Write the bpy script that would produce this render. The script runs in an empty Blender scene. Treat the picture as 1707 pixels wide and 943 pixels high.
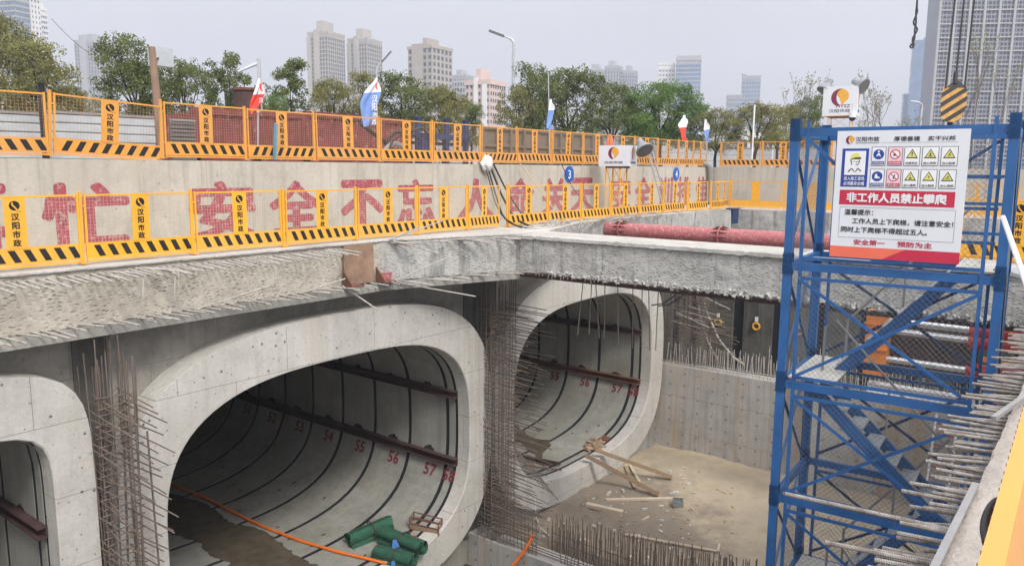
import bpy, math, random
import numpy as np
from mathutils import Vector, Matrix, noise

SC = bpy.context.scene
COL = SC.collection
rnd = random.Random(11)
PI = math.pi

# ---------------------------------------------------------------- camera
# pit frame: X runs along the painted retaining wall, Y across the pit towards it, Z up; z = 0 is the top of the crown beam
EYE = Vector((0.0, 0.0, 1.8))
def _axes():
    cx, cy, f = 853.5, 471.5, 1300.0
    d1 = Vector((1865 - cx, 287.5 - cy, f)).normalized()
    p2 = Vector((-cx, 287.5 - .0077 * 1865 - cy, f))
    up = d1.cross(p2).normalized()
    if up.y > 0: up = -up
    d2 = up.cross(d1)
    return d1, d2, up
D1, D2, UPV = _axes()
RIGHT = Vector((D1.x, D2.x, UPV.x)); DOWN = Vector((D1.y, D2.y, UPV.y)); FWD = Vector((D1.z, D2.z, UPV.z))
cam_d = bpy.data.cameras.new('camera'); cam = bpy.data.objects.new('camera', cam_d); COL.objects.link(cam)
cam_d.sensor_width = 36.0; cam_d.lens = 1300.0 / 1707.0 * 36.0
cam_d.clip_start = 0.05; cam_d.clip_end = 6000
m = Matrix((RIGHT, -DOWN, -FWD)).transposed().to_4x4(); m.translation = EYE
cam.matrix_world = m
SC.camera = cam

# ---------------------------------------------------------------- sky, sun, exposure
SUN_EL, SUN_AZ = 47.0, -114.0        # azimuth counted from +X towards +Y
w = bpy.data.worlds.new('World'); SC.world = w; w.use_nodes = True
nt = w.node_tree; nt.nodes.clear()
sky = nt.nodes.new('ShaderNodeTexSky'); sky.sky_type = 'NISHITA'; sky.sun_disc = False
sky.sun_elevation = math.radians(SUN_EL); sky.sun_rotation = math.radians(90 - SUN_AZ)
sky.air_density = 1.6; sky.dust_density = 6.0; sky.ozone_density = 1.0
hs = nt.nodes.new('ShaderNodeHueSaturation'); hs.inputs['Saturation'].default_value = 0.30
mx = nt.nodes.new('ShaderNodeMix'); mx.data_type = 'RGBA'; mx.inputs['Factor'].default_value = 0.72
mx.inputs['B'].default_value = (6.5, 6.68, 7.38, 1)
bg = nt.nodes.new('ShaderNodeBackground'); bg.inputs['Strength'].default_value = 0.085
wo = nt.nodes.new('ShaderNodeOutputWorld')
nt.links.new(sky.outputs[0], hs.inputs['Color']); nt.links.new(hs.outputs[0], mx.inputs['A'])
# an overcast sky is about three times as bright overhead as near the horizon
tcn = nt.nodes.new('ShaderNodeTexCoord'); sxyz = nt.nodes.new('ShaderNodeSeparateXYZ'); nt.links.new(tcn.outputs['Generated'], sxyz.inputs[0])
zr = nt.nodes.new('ShaderNodeMapRange'); zr.interpolation_type = 'SMOOTHSTEP'
for k_, v_ in (('From Min', .22), ('From Max', .85), ('To Min', 1.0), ('To Max', 2.7)): zr.inputs[k_].default_value = v_
nt.links.new(sxyz.outputs[2], zr.inputs[0])
vs_ = nt.nodes.new('ShaderNodeVectorMath'); vs_.operation = 'SCALE'; nt.links.new(mx.outputs['Result'], vs_.inputs[0]); cn = nt.nodes.new('ShaderNodeTexNoise'); cn.inputs['Scale'].default_value = 1.6; cn.inputs['Detail'].default_value = 5; nt.links.new(tcn.outputs['Generated'], cn.inputs['Vector'])
cr = nt.nodes.new('ShaderNodeMapRange'); nt.links.new(cn.outputs[0], cr.inputs[0])      # uneven cloud cover
for k_, v_ in (('From Min', .35), ('From Max', .65), ('To Min', .94), ('To Max', 1.06)): cr.inputs[k_].default_value = v_
cm = nt.nodes.new('ShaderNodeMath'); cm.operation = 'MULTIPLY'; nt.links.new(zr.outputs[0], cm.inputs[0]); nt.links.new(cr.outputs[0], cm.inputs[1])
nt.links.new(cm.outputs[0], vs_.inputs['Scale'])
nt.links.new(vs_.outputs[0], bg.inputs['Color']); nt.links.new(bg.outputs[0], wo.inputs['Surface'])
sun_d = bpy.data.lights.new('sun', 'SUN'); sun_d.energy = 1.5; sun_d.angle = math.radians(11); sun_d.color = (1, .965, .90)
sun = bpy.data.objects.new('sun', sun_d); COL.objects.link(sun)
sd = Vector((math.cos(math.radians(SUN_AZ)) * math.cos(math.radians(SUN_EL)), math.sin(math.radians(SUN_AZ)) * math.cos(math.radians(SUN_EL)), math.sin(math.radians(SUN_EL))))
sun.rotation_euler = sd.to_track_quat('Z', 'Y').to_euler(); sun.location = sd * 60
SC.view_settings.view_transform = 'Standard'; SC.view_settings.look = 'None'
SC.view_settings.exposure = 0.68; SC.view_settings.gamma = 1.0; SC.view_settings.use_curve_mapping = False
SC.cycles.max_bounces = 8; SC.cycles.diffuse_bounces = 3; SC.cycles.volume_bounces = 0
SC.cycles.use_denoising = True

# ---------------------------------------------------------------- measuring helpers
def ray(px, py):
    return (RIGHT * (px - 853.5) + DOWN * (py - 471.5) + FWD * 1300.0)
def hit(px, py, ax, val):
    d = ray(px, py); t = (val - EYE[ax]) / d[ax]
    return EYE + d * t
def far(px, py, dist):
    return EYE + ray(px, py) * (dist / 1300.0)

# ---------------------------------------------------------------- materials
def new_mat(name):
    mt = bpy.data.materials.new(name); mt.use_nodes = True
    t = mt.node_tree; b = t.nodes['Principled BSDF']
    return mt, t, b
def nd(t, kind, **kw):
    n = t.nodes.new(kind)
    for k, v in kw.items():
        if k.startswith('i_'): n.inputs[k[2:].replace('_', ' ')].default_value = v
        else: setattr(n, k, v)
    return n
def ramp(t, src, p0, p1, c0=(0, 0, 0, 1), c1=(1, 1, 1, 1)):
    r = t.nodes.new('ShaderNodeValToRGB'); e = r.color_ramp.elements
    e[0].position = p0; e[1].position = p1; e[0].color = c0; e[1].color = c1
    t.links.new(src, r.inputs[0]); return r.outputs[0]
def mix(t, fac, a, b, mode='MIX'):
    n = t.nodes.new('ShaderNodeMix'); n.data_type = 'RGBA'; n.blend_type = mode
    for key, val in (('Factor', fac), ('A', a), ('B', b)):
        if isinstance(val, (tuple, list)): n.inputs[key].default_value = (*val[:3], 1)
        elif isinstance(val, (int, float)): n.inputs[key].default_value = val
        else: t.links.new(val, n.inputs[key])
    return n.outputs['Result']
def pos(t, scale=(1, 1, 1), local=False):
    if local: s = nd(t, 'ShaderNodeTexCoord').outputs['Object']
    else: s = nd(t, 'ShaderNodeNewGeometry').outputs['Position']
    mp = nd(t, 'ShaderNodeMapping'); mp.inputs['Scale'].default_value = scale
    t.links.new(s, mp.inputs[0]); return mp.outputs[0]
def noise_tex(t, vec, scale, detail=6, rough=.6):
    n = nd(t, 'ShaderNodeTexNoise'); n.inputs['Scale'].default_value = scale
    n.inputs['Detail'].default_value = detail; n.inputs['Roughness'].default_value = rough
    t.links.new(vec, n.inputs['Vector']); return n.outputs[0]
def bump(t, b, h, strength, dist=.02):
    bp = nd(t, 'ShaderNodeBump'); bp.inputs['Strength'].default_value = strength; bp.inputs['Distance'].default_value = dist
    t.links.new(h, bp.inputs['Height']); t.links.new(bp.outputs[0], b.inputs['Normal'])

def concrete(name, light, dark, rough=.9, streak=0., pits=0., seams=None, stain=None, stain_amt=0., bstr=.25, bscale=18, warm=None, mud=None, rstreak=None, ties=None, each=0.):
    mt, t, b = new_mat(name)
    p = pos(t)
    n1 = noise_tex(t, p, 1.1, 8, .68)
    c = mix(t, ramp(t, n1, .36, .66), dark, light)
    n2 = noise_tex(t, p, 14, 4, .6)
    c = mix(t, .22, c, ramp(t, n2, .3, .75, (.35, .34, .33, 1), (1, 1, 1, 1)), 'MULTIPLY')
    if streak:
        ps = pos(t, (5.5, 5.5, .28))
        s = noise_tex(t, ps, 1.0, 5, .6)
        c = mix(t, mixf(t, ramp(t, s, .5, .74), streak), c, (.17, .165, .15))
    if ties:         # rows of filled tie holes left by the shutters
        mp = nd(t, 'ShaderNodeMapping'); mp.inputs['Scale'].default_value = (0, 1 / ties[0], 1 / ties[1]); t.links.new(p, mp.inputs[0])
        fr = nd(t, 'ShaderNodeVectorMath', operation='FRACTION'); t.links.new(mp.outputs[0], fr.inputs[0])
        ds = nd(t, 'ShaderNodeVectorMath', operation='DISTANCE'); t.links.new(fr.outputs[0], ds.inputs[0]); ds.inputs[1].default_value = (0, .5, .5)
        c = mix(t, mixf(t, ramp(t, ds.outputs['Value'], .05, .10, (1, 1, 1, 1), (0, 0, 0, 1)), .75), c, (.13, .125, .115))
    if rstreak:
        s2 = noise_tex(t, pos(t, (1.6, 1.6, .10)), 1.0, 4, .6)
        c = mix(t, mixf(t, ramp(t, s2, .56, .72), rstreak[3]), c, rstreak[:3])
    if warm:
        n4 = noise_tex(t, p, .6, 4, .5)
        c = mix(t, mixf(t, ramp(t, n4, .48, .72), .45), c, warm)
    if stain:
        n3 = noise_tex(t, p, .55, 6, .7)
        c = mix(t, mixf(t, ramp(t, n3, .52, .68), stain_amt), c, stain)
    if mud:          # churned mud in the corner by the right tunnel
        sp_ = nd(t, 'ShaderNodeVectorMath', operation='DISTANCE'); t.links.new(p, sp_.inputs[0]); sp_.inputs[1].default_value = (20.5, 13.2, -9.7)
        nm = noise_tex(t, p, .8, 7, .7); mm = nd(t, 'ShaderNodeMath', operation='MULTIPLY_ADD'); t.links.new(nm, mm.inputs[0]); mm.inputs[1].default_value = -7.0; t.links.new(sp_.outputs['Value'], mm.inputs[2])
        c = mix(t, ramp(t, mixf(t, mm.outputs[0], .2), .05, .42, (1, 1, 1, 1), (0, 0, 0, 1)), c, mud)
    h = n2
    if pits:
        v = nd(t, 'ShaderNodeTexVoronoi'); v.inputs['Scale'].default_value = 3.2; t.links.new(p, v.inputs['Vector'])
        w_ = nd(t, 'ShaderNodeTexVoronoi'); w_.inputs['Scale'].default_value = 10.0; t.links.new(p, w_.inputs['Vector'])
        if pits > .6:
            u_ = nd(t, 'ShaderNodeTexVoronoi'); u_.inputs['Scale'].default_value = 5.7; t.links.new(p, u_.inputs['Vector'])
            c = mix(t, mixf(t, ramp(t, u_.outputs['Distance'], .08, .15, (1, 1, 1, 1), (0, 0, 0, 1)), .7), c, (.14, .13, .12))
        d1 = ramp(t, v.outputs['Distance'], .06, .12, (1, 1, 1, 1), (0, 0, 0, 1))
        d2 = ramp(t, w_.outputs['Distance'], .07, .13, (1, 1, 1, 1), (0, 0, 0, 1))
        c = mix(t, mixf(t, d1, pits), c, (.10, .095, .09))
        c = mix(t, mixf(t, d2, pits * .55), c, (.16, .15, .14))
    if seams:
        br = nd(t, 'ShaderNodeTexBrick'); br.offset = .5
        for k, vv in (('Scale', 1.0), ('Mortar Size', .007), ('Mortar Smooth', .4), ('Brick Width', seams[0]), ('Row Height', seams[1])): br.inputs[k].default_value = vv
        sx = nd(t, 'ShaderNodeSeparateXYZ'); cb = nd(t, 'ShaderNodeCombineXYZ'); t.links.new(p, sx.inputs[0])
        ad = nd(t, 'ShaderNodeMath', operation='ADD'); t.links.new(sx.outputs[0], ad.inputs[0]); t.links.new(sx.outputs[1], ad.inputs[1])
        t.links.new(ad.outputs[0], cb.inputs[0]); t.links.new(sx.outputs[2], cb.inputs[1]); t.links.new(cb.outputs[0], br.inputs['Vector'])
        c = mix(t, mixf(t, br.outputs['Fac'], seams[2]), c, (.12, .115, .105))
    if each:
        oi = nd(t, 'ShaderNodeObjectInfo'); c = mix(t, mixf(t, oi.outputs['Random'], each), c, tuple(x * .62 for x in dark))
    t.links.new(c, b.inputs['Base Color']); b.inputs['Roughness'].default_value = rough
    hb = noise_tex(t, p, bscale, 6, .65)
    bump(t, b, hb, bstr, .03)
    return mt
def mixf(t, v, k):
    mm = nd(t, 'ShaderNodeMath', operation='MULTIPLY'); t.links.new(v, mm.inputs[0]); mm.inputs[1].default_value = k
    return mm.outputs[0]

def chiselled(name, light, dark, scale=9.0, streaks=True):
    mt, t, b = new_mat(name)
    p = pos(t)
    n1 = noise_tex(t, p, 1.0, 7, .7)
    c = mix(t, ramp(t, n1, .36, .64), dark, light)
    n5 = noise_tex(t, p, 5, 3, .6); c = mix(t, .5, c, ramp(t, n5, .3, .7, (.62, .60, .56, 1), (1, 1, 1, 1)), 'MULTIPLY')
    dn = nd(t, 'ShaderNodeTexNoise'); dn.inputs['Scale'].default_value = 4; t.links.new(p, dn.inputs['Vector'])
    def pocks(sc, lo, hi):      # short chisel marks
        mp = nd(t, 'ShaderNodeMapping'); mp.inputs['Rotation'].default_value = (0, .35, 0); mp.inputs['Scale'].default_value = (sc, sc, sc * 2.1)
        vm = nd(t, 'ShaderNodeVectorMath', operation='MULTIPLY_ADD'); t.links.new(dn.outputs['Color'], vm.inputs[0]); vm.inputs[1].default_value = (.07, .07, .07); t.links.new(p, vm.inputs[2])
        t.links.new(vm.outputs[0], mp.inputs[0]); v = nd(t, 'ShaderNodeTexVoronoi'); v.inputs['Scale'].default_value = 1; t.links.new(mp.outputs[0], v.inputs['Vector'])
        return ramp(t, v.outputs['Distance'], lo, hi, (1, 1, 1, 1), (0, 0, 0, 1))
    k1 = pocks(scale, .14, .46); k2 = pocks(scale * 2.3, .10, .40)
    kn = nd(t, 'ShaderNodeMath', operation='MULTIPLY'); t.links.new(k1, kn.inputs[0]); t.links.new(ramp(t, noise_tex(t, p, 3.1, 4, .7), .35, .65), kn.inputs[1]); k1 = kn.outputs[0]
    c = mix(t, mixf(t, k1, .60), c, (.20, .175, .14)); c = mix(t, mixf(t, k2, .30), c, (.20, .18, .145))
    n3 = noise_tex(t, p, 40, 3, .7)
    c = mix(t, .35, c, ramp(t, n3, .3, .7, (.5, .48, .45, 1), (1, 1, 1, 1)), 'MULTIPLY')
    if streaks:
        s = noise_tex(t, pos(t, (4, 4, .35)), 1.0, 5, .65)
        c = mix(t, mixf(t, ramp(t, s, .52, .68), .62), c, (.12, .125, .115))
    t.links.new(c, b.inputs['Base Color']); b.inputs['Roughness'].default_value = .95
    a1 = nd(t, 'ShaderNodeMath', operation='MULTIPLY_ADD'); t.links.new(k1, a1.inputs[0]); a1.inputs[1].default_value = -1.0; t.links.new(n5, a1.inputs[2])
    bump(t, b, a1.outputs[0], .7, .03)
    return mt

def ribbed(name, col, dark):
    mt, t, b = new_mat(name)
    p = pos(t); n = noise_tex(t, p, 9, 6, .7)
    c = mix(t, ramp(t, n, .38, .62), dark, col)
    n2 = noise_tex(t, p, 26, 4, .7); c = mix(t, mixf(t, ramp(t, n2, .55, .68), .7), c, (.15, .085, .055))
    wv = nd(t, 'ShaderNodeTexWave'); wv.bands_direction = 'Y'; wv.inputs['Scale'].default_value = 42; wv.inputs['Distortion'].default_value = .6; t.links.new(p, wv.inputs['Vector'])
    c = mix(t, mixf(t, ramp(t, wv.outputs['Fac'], .25, .6, (1, 1, 1, 1), (0, 0, 0, 1)), .45), c, (.12, .10, .085))
    t.links.new(c, b.inputs['Base Color']); b.inputs['Roughness'].default_value = .85; bump(t, b, wv.outputs['Fac'], .8, .006)
    return mt

def paint(name, col, rough=.5, wear=0., wearcol=(.35, .30, .26), var=.12, scale=6, metal=0., local=True, wear_at=.62, each=0.):
    mt, t, b = new_mat(name)
    p = pos(t, local=local)
    n = noise_tex(t, p, scale, 6, .65)
    dk = tuple(x * (1 - var * 2.2) for x in col)
    c = mix(t, ramp(t, n, .3, .7), dk, col)
    if wear:
        n2 = noise_tex(t, p, scale * 1.7, 8, .75)
        c = mix(t, mixf(t, ramp(t, n2, wear_at, wear_at + .06), wear), c, wearcol)
    if each:         # every panel has faded differently
        oi = nd(t, 'ShaderNodeObjectInfo'); c = mix(t, mixf(t, oi.outputs['Random'], each), c, tuple(x * .55 + .10 for x in col))
    t.links.new(c, b.inputs['Base Color'])
    r = nd(t, 'ShaderNodeMapRange'); r.inputs['To Min'].default_value = max(.05, rough - .12); r.inputs['To Max'].default_value = min(1, rough + .15)
    t.links.new(n, r.inputs[0]); t.links.new(r.outputs[0], b.inputs['Roughness'])
    b.inputs['Metallic'].default_value = metal
    bump(t, b, n, .06, .01)
    return mt

M = {}
M['ring'] = concrete('portal concrete', (.60, .575, .53), (.47, .445, .40), pits=.95, seams=(2.6, 1.35, .8), stain=(.34, .31, .26), stain_amt=.55, streak=.22, bstr=.3, rstreak=(.36, .30, .23, .45))
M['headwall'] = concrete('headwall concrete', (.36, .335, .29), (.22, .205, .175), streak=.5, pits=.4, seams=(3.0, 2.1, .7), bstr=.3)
M['wall'] = concrete('wall concrete', (.55, .51, .435), (.42, .39, .33), streak=.55, pits=.35, stain=(.30, .27, .22), stain_amt=.5, seams=(6.1, 7, .5), warm=(.50, .42, .33))
M['lining'] = concrete('lining concrete', (.40, .395, .35), (.27, .265, .23), rough=.75, streak=.55, pits=.3, stain=(.20, .18, .14), stain_amt=.75, bstr=.15, rstreak=(.22, .17, .12, .5), each=.35)
M['newwall'] = concrete('new wall concrete', (.50, .475, .44), (.37, .355, .33), streak=.5, pits=.5, seams=(2.6, 1.5, .8), stain=(.36, .29, .20), stain_amt=.4, rstreak=(.40, .25, .10, .85), ties=(.62, .52))
M['deck'] = concrete('dusty deck', (.56, .525, .47), (.36, .335, .295), pits=0, stain=(.25, .24, .22), stain_amt=.6, bstr=.5, bscale=30)
M['crust'] = concrete('crumbly concrete edge', (.66, .64, .60), (.40, .38, .34), bstr=.9, bscale=40)
M['chisel'] = chiselled('chiselled concrete', (.62, .575, .485), (.46, .42, .345), 9.0, False)
M['chisel_grey'] = chiselled('chiselled grey concrete', (.58, .57, .535), (.42, .41, .39), 10.0, True)
M['form'] = concrete('formwork ledge', (.44, .42, .37), (.26, .25, .22), streak=.4, stain=(.17, .16, .15), stain_amt=.6)
M['nearbeam'] = concrete('near beam concrete', (.50, .44, .38), (.34, .30, .26), stain=(.22, .19, .16), stain_amt=.6, bstr=.9, bscale=24, warm=(.42, .33, .26))
M['sand'] = concrete('sand', (.46, .38, .265), (.355, .29, .20), pits=0, stain=(.27, .225, .165), stain_amt=.8, bstr=1.0, bscale=6, mud=(.215, .175, .13))
M['ground'] = concrete('packed earth', (.34, .31, .27), (.24, .22, .19), bstr=.5)
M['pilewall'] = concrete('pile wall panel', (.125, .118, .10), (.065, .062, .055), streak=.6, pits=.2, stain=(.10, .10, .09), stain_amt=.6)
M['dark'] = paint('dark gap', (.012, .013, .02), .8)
M['soot'] = paint('soot stain', (.03, .026, .022), .9)
M['rust'] = paint('rusty steel', (.20, .085, .05), .8, wear=.8, wearcol=(.07, .045, .04), var=.25, scale=3)
M['rust_dark'] = paint('dark rusty steel', (.085, .045, .04), .7, wear=.7, wearcol=(.16, .07, .045), var=.25, scale=3)
M['joint'] = paint('rusty joint steel', (.34, .215, .14), .85, wear=.85, wearcol=(.20, .10, .06), var=.2, scale=3)
M['landing'] = paint('dusty landing plate', (.60, .57, .50), .8, wear=.5, wearcol=(.38, .35, .30), scale=4)
M['hosepale'] = paint('pale grey hose', (.42, .40, .35), .6)
M['rebar'] = paint('rusty reinforcing steel', (.185, .14, .11), .8, wear=.7, wearcol=(.10, .06, .045), var=.2, scale=5, local=False)
M['rebar_pale'] = paint('dusty reinforcing steel', (.47, .435, .39), .8, wear=.85, wearcol=(.20, .135, .10), var=.15, scale=7, local=False, wear_at=.56)
M['ribbed'] = ribbed('ribbed reinforcing steel', (.46, .425, .39), (.24, .205, .175))
M['orange'] = paint('orange fence paint', (.76, .335, .042), .45, wear=.35, wearcol=(.46, .27, .15), var=.08, scale=3, local=False, wear_at=.57, each=.40)
M['yellow'] = paint('yellow fence paint', (.86, .42, .025), .42, wear=.25, wearcol=(.50, .36, .20), var=.07, scale=3, local=False, wear_at=.58, each=.32)
M['black'] = paint('black paint', (.012, .011, .011), .5)
M['wire'] = paint('painted wire', (.62, .50, .36), .5)
M['wire_red'] = paint('worn wire', (.55, .33, .20), .6)
M['blue'] = paint('blue painted steel', (.020, .112, .315), .42, wear=.7, wearcol=(.16, .15, .14), var=.16, scale=2.2)
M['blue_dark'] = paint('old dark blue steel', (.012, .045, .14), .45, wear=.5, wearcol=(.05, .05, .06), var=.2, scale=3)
M['chain'] = paint('fence wire', (.17, .18, .19), .6)
M['tread'] = paint('galvanised tread', (.40, .42, .42), .45, wear=.6, wearcol=(.25, .22, .18), scale=5, metal=.2)
M['wallred'] = paint('weathered red wall paint', (.42, .080, .105), .85, wear=.75, wearcol=(.44, .31, .28), var=.22, scale=7, local=False, wear_at=.535)
M['numred'] = paint('red number paint', (.22, .022, .030), .8, wear=.5, wearcol=(.25, .18, .16), scale=9, local=False)
M['redpipe'] = paint('dusty red pipe paint', (.46, .135, .135), .65, wear=.7, wearcol=(.58, .40, .38), var=.18, scale=7, local=False, wear_at=.55)
M['jackred'] = paint('red jack paint', (.42, .032, .02), .4, wear=.4, wearcol=(.2, .06, .04), scale=3)
M['jackorange'] = paint('orange jack paint', (.80, .25, .03), .45, wear=.5, wearcol=(.42, .20, .09), scale=3)
M['chrome'] = paint('bright steel rod', (.78, .78, .76), .28, metal=.8)
M['contred'] = paint('dull red container paint', (.21, .045, .042), .7, wear=.75, wearcol=(.36, .22, .20), var=.2, scale=2.2, local=False, wear_at=.58)
M['hoard'] = paint('grey white hoarding', (.47, .50, .52), .5, wear=.3, wearcol=(.36, .33, .30), scale=2, local=False)
M['greybox'] = paint('dark grey panel', (.14, .14, .135), .6, scale=2)
M['boardbrown'] = paint('brown shutter steel', (.165, .145, .115), .7, wear=.5, wearcol=(.10, .085, .07), scale=2, local=False)
M['white'] = paint('white paint', (.78, .78, .78), .45, wear=.2, wearcol=(.55, .53, .5), var=.04, scale=4)
M['board'] = paint('sign vinyl', (.68, .69, .72), .5, var=.03, scale=2)
M['signred'] = paint('sign red', (.52, .018, .055), .5, var=.05)
M['signorange'] = paint('sign orange band', (.80, .155, .085), .5, var=.05)
M['signpink'] = paint('sign pink', (.80, .52, .56), .5, var=.03)
M['signblue'] = paint('sign blue', (.018, .050, .30), .5, var=.05)
M['signyellow'] = paint('sign yellow', (.70, .66, .16), .5, var=.04)
M['ink'] = paint('sign ink', (.02, .02, .025), .6)
M['maroon'] = paint('logo maroon', (.22, .01, .055), .5)
M['gold'] = paint('logo gold', (.83, .42, .04), .5)
M['hoopblue'] = paint('round sign blue', (.01, .11, .45), .5)
M['wood'] = paint('old timber', (.36, .25, .155), .8, wear=.6, wearcol=(.20, .13, .085), scale=4)
M['woodpale'] = paint('pale timber', (.58, .47, .35), .8, wear=.5, wearcol=(.36, .27, .2), scale=4)
M['pole'] = paint('wooden pole', (.26, .17, .115), .85, wear=.6, wearcol=(.14, .09, .07), scale=3)
M['greenroll'] = paint('green geotextile', (.030, .125, .070), .95, wear=.75, wearcol=(.13, .17, .11), var=.25, scale=7)
M['hoseorange'] = paint('orange hose', (.85, .20, .03), .5)
M['strapblue'] = paint('blue strap', (.04, .16, .42), .6)
M['cable'] = paint('black cable', (.015, .015, .016), .6)
M['galv'] = paint('galvanised steel', (.50, .52, .54), .45, var=.08, metal=.3)
M['greypipe'] = paint('grey drain pipe', (.27, .26, .25), .6)
M['lampgrey'] = paint('lamp housing grey', (.27, .28, .28), .45, metal=.2)
M['ropes'] = paint('wire rope', (.03, .028, .028), .6)
M['hookyellow'] = paint('hook block yellow', (.62, .33, .075), .55, wear=.8, wearcol=(.20, .10, .06), scale=9, var=.2, wear_at=.55)
M['flagred'] = paint('red flag cloth', (.78, .07, .045), .8, var=.1)
M['flagblue'] = paint('blue flag cloth', (.20, .33, .66), .8, var=.1)
M['flagwhite'] = paint('white flag cloth', (.78, .76, .78), .8, var=.04)
M['bark'] = paint('dark bark', (.035, .028, .022), .95, var=.3, scale=5, local=False)
M['twig'] = paint('grey twig', (.17, .145, .13), .95, var=.2, scale=5, local=False)

def leafmat(name, a, b_, c_):
    mt, t, b = new_mat(name)
    p = pos(t)
    n = noise_tex(t, p, 1.0, 3, .6)
    col = mix(t, ramp(t, n, .38, .62), a, b_)
    n2 = noise_tex(t, p, 9, 2, .5)
    col = mix(t, mixf(t, ramp(t, n2, .5, .68), .75), col, c_)
    t.links.new(col, b.inputs['Base Color']); b.inputs['Roughness'].default_value = .5
    b.inputs['Specular IOR Level'].default_value = .35
    out = t.nodes['Material Output']
    tr = nd(t, 'ShaderNodeBsdfTranslucent'); t.links.new(col, tr.inputs[0])
    ms = nd(t, 'ShaderNodeMixShader'); ms.inputs[0].default_value = .25
    t.links.new(b.outputs[0], ms.inputs[1]); t.links.new(tr.outputs[0], ms.inputs[2]); t.links.new(ms.outputs[0], out.inputs[0])
    return mt
M['leaf'] = leafmat('camphor leaves', (.075, .105, .028), (.14, .18, .048), (.25, .26, .085))
M['leaf_dry'] = leafmat('olive leaves', (.125, .13, .04), (.23, .23, .07), (.33, .28, .12))
M['leaf_fresh'] = leafmat('fresh leaves', (.07, .135, .03), (.14, .24, .05), (.22, .32, .08))
M['leaf_pale'] = leafmat('young pale leaves', (.22, .25, .14), (.30, .32, .20), (.36, .36, .26))
M['grassy'] = leafmat('weeds', (.06, .09, .03), (.10, .13, .04), (.2, .18, .09))

def water(name, col, rough):
    mt, t, b = new_mat(name)
    p = pos(t); n = noise_tex(t, p, 3, 3, .5)
    t.links.new(mix(t, ramp(t, n, .35, .65), col, tuple(x * 1.5 for x in col)), b.inputs['Base Color'])
    b.inputs['Roughness'].default_value = rough; bump(t, b, n, .05, .01); return mt
M['water'] = water('muddy water', (.05, .036, .02), .38)
M['wet'] = water('wet concrete film', (.085, .070, .050), .16)

def facade(name, wall, glass, bw, rh, mortar):
    # painted masonry whose small panes are a surface pattern
    mt, t, b = new_mat(name)
    p = pos(t, local=True)
    sx = nd(t, 'ShaderNodeSeparateXYZ'); cb = nd(t, 'ShaderNodeCombineXYZ'); t.links.new(p, sx.inputs[0])
    ad = nd(t, 'ShaderNodeMath', operation='ADD'); t.links.new(sx.outputs[0], ad.inputs[0]); t.links.new(sx.outputs[1], ad.inputs[1])
    t.links.new(ad.outputs[0], cb.inputs[0]); t.links.new(sx.outputs[2], cb.inputs[1])
    br = nd(t, 'ShaderNodeTexBrick'); br.offset = 0
    for k, vv in (('Scale', 1.0), ('Mortar Size', mortar), ('Mortar Smooth', .0), ('Brick Width', bw), ('Row Height', rh)): br.inputs[k].default_value = vv
    br.inputs['Color1'].default_value = (*glass, 1); br.inputs['Color2'].default_value = (*[g * .7 for g in glass], 1); br.inputs['Mortar'].default_value = (*wall, 1)
    t.links.new(cb.outputs[0], br.inputs['Vector'])
    n = noise_tex(t, p, .12, 4, .6)
    c = mix(t, .25, br.outputs['Color'], ramp(t, n, .3, .7, (.6, .6, .6, 1), (1, 1, 1, 1)), 'MULTIPLY')
    t.links.new(c, b.inputs['Base Color']); b.inputs['Roughness'].default_value = .55
    return mt
M['tgrey'] = paint('blue grey cladding', (.24, .25, .30), .6, var=.08, scale=.2)
M['tglass'] = paint('dark tower glass', (.055, .065, .085), .2, var=.4, scale=.3, local=False)
M['glass'] = paint('window glass', (.085, .11, .135), .15, var=.3, scale=.35, local=False)
M['glasspale'] = paint('pale curtain glass', (.20, .27, .36), .18, var=.2, scale=.2, local=False)
M['bbeige'] = paint('beige render', (.40, .365, .325), .85, var=.06, scale=.3)
M['bgrey'] = paint('grey render', (.36, .36, .37), .85, var=.06, scale=.3)
M['bwhite'] = paint('white render', (.66, .65, .64), .8, var=.05, scale=.3)
M['bpink'] = paint('pink tile', (.56, .44, .40), .8, var=.05, scale=.3)
M['bblue'] = paint('blue curtain wall', (.12, .22, .38), .25, var=.12, scale=.1)
M['btan'] = paint('tan render', (.38, .34, .30), .85, var=.08, scale=.3)
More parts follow.
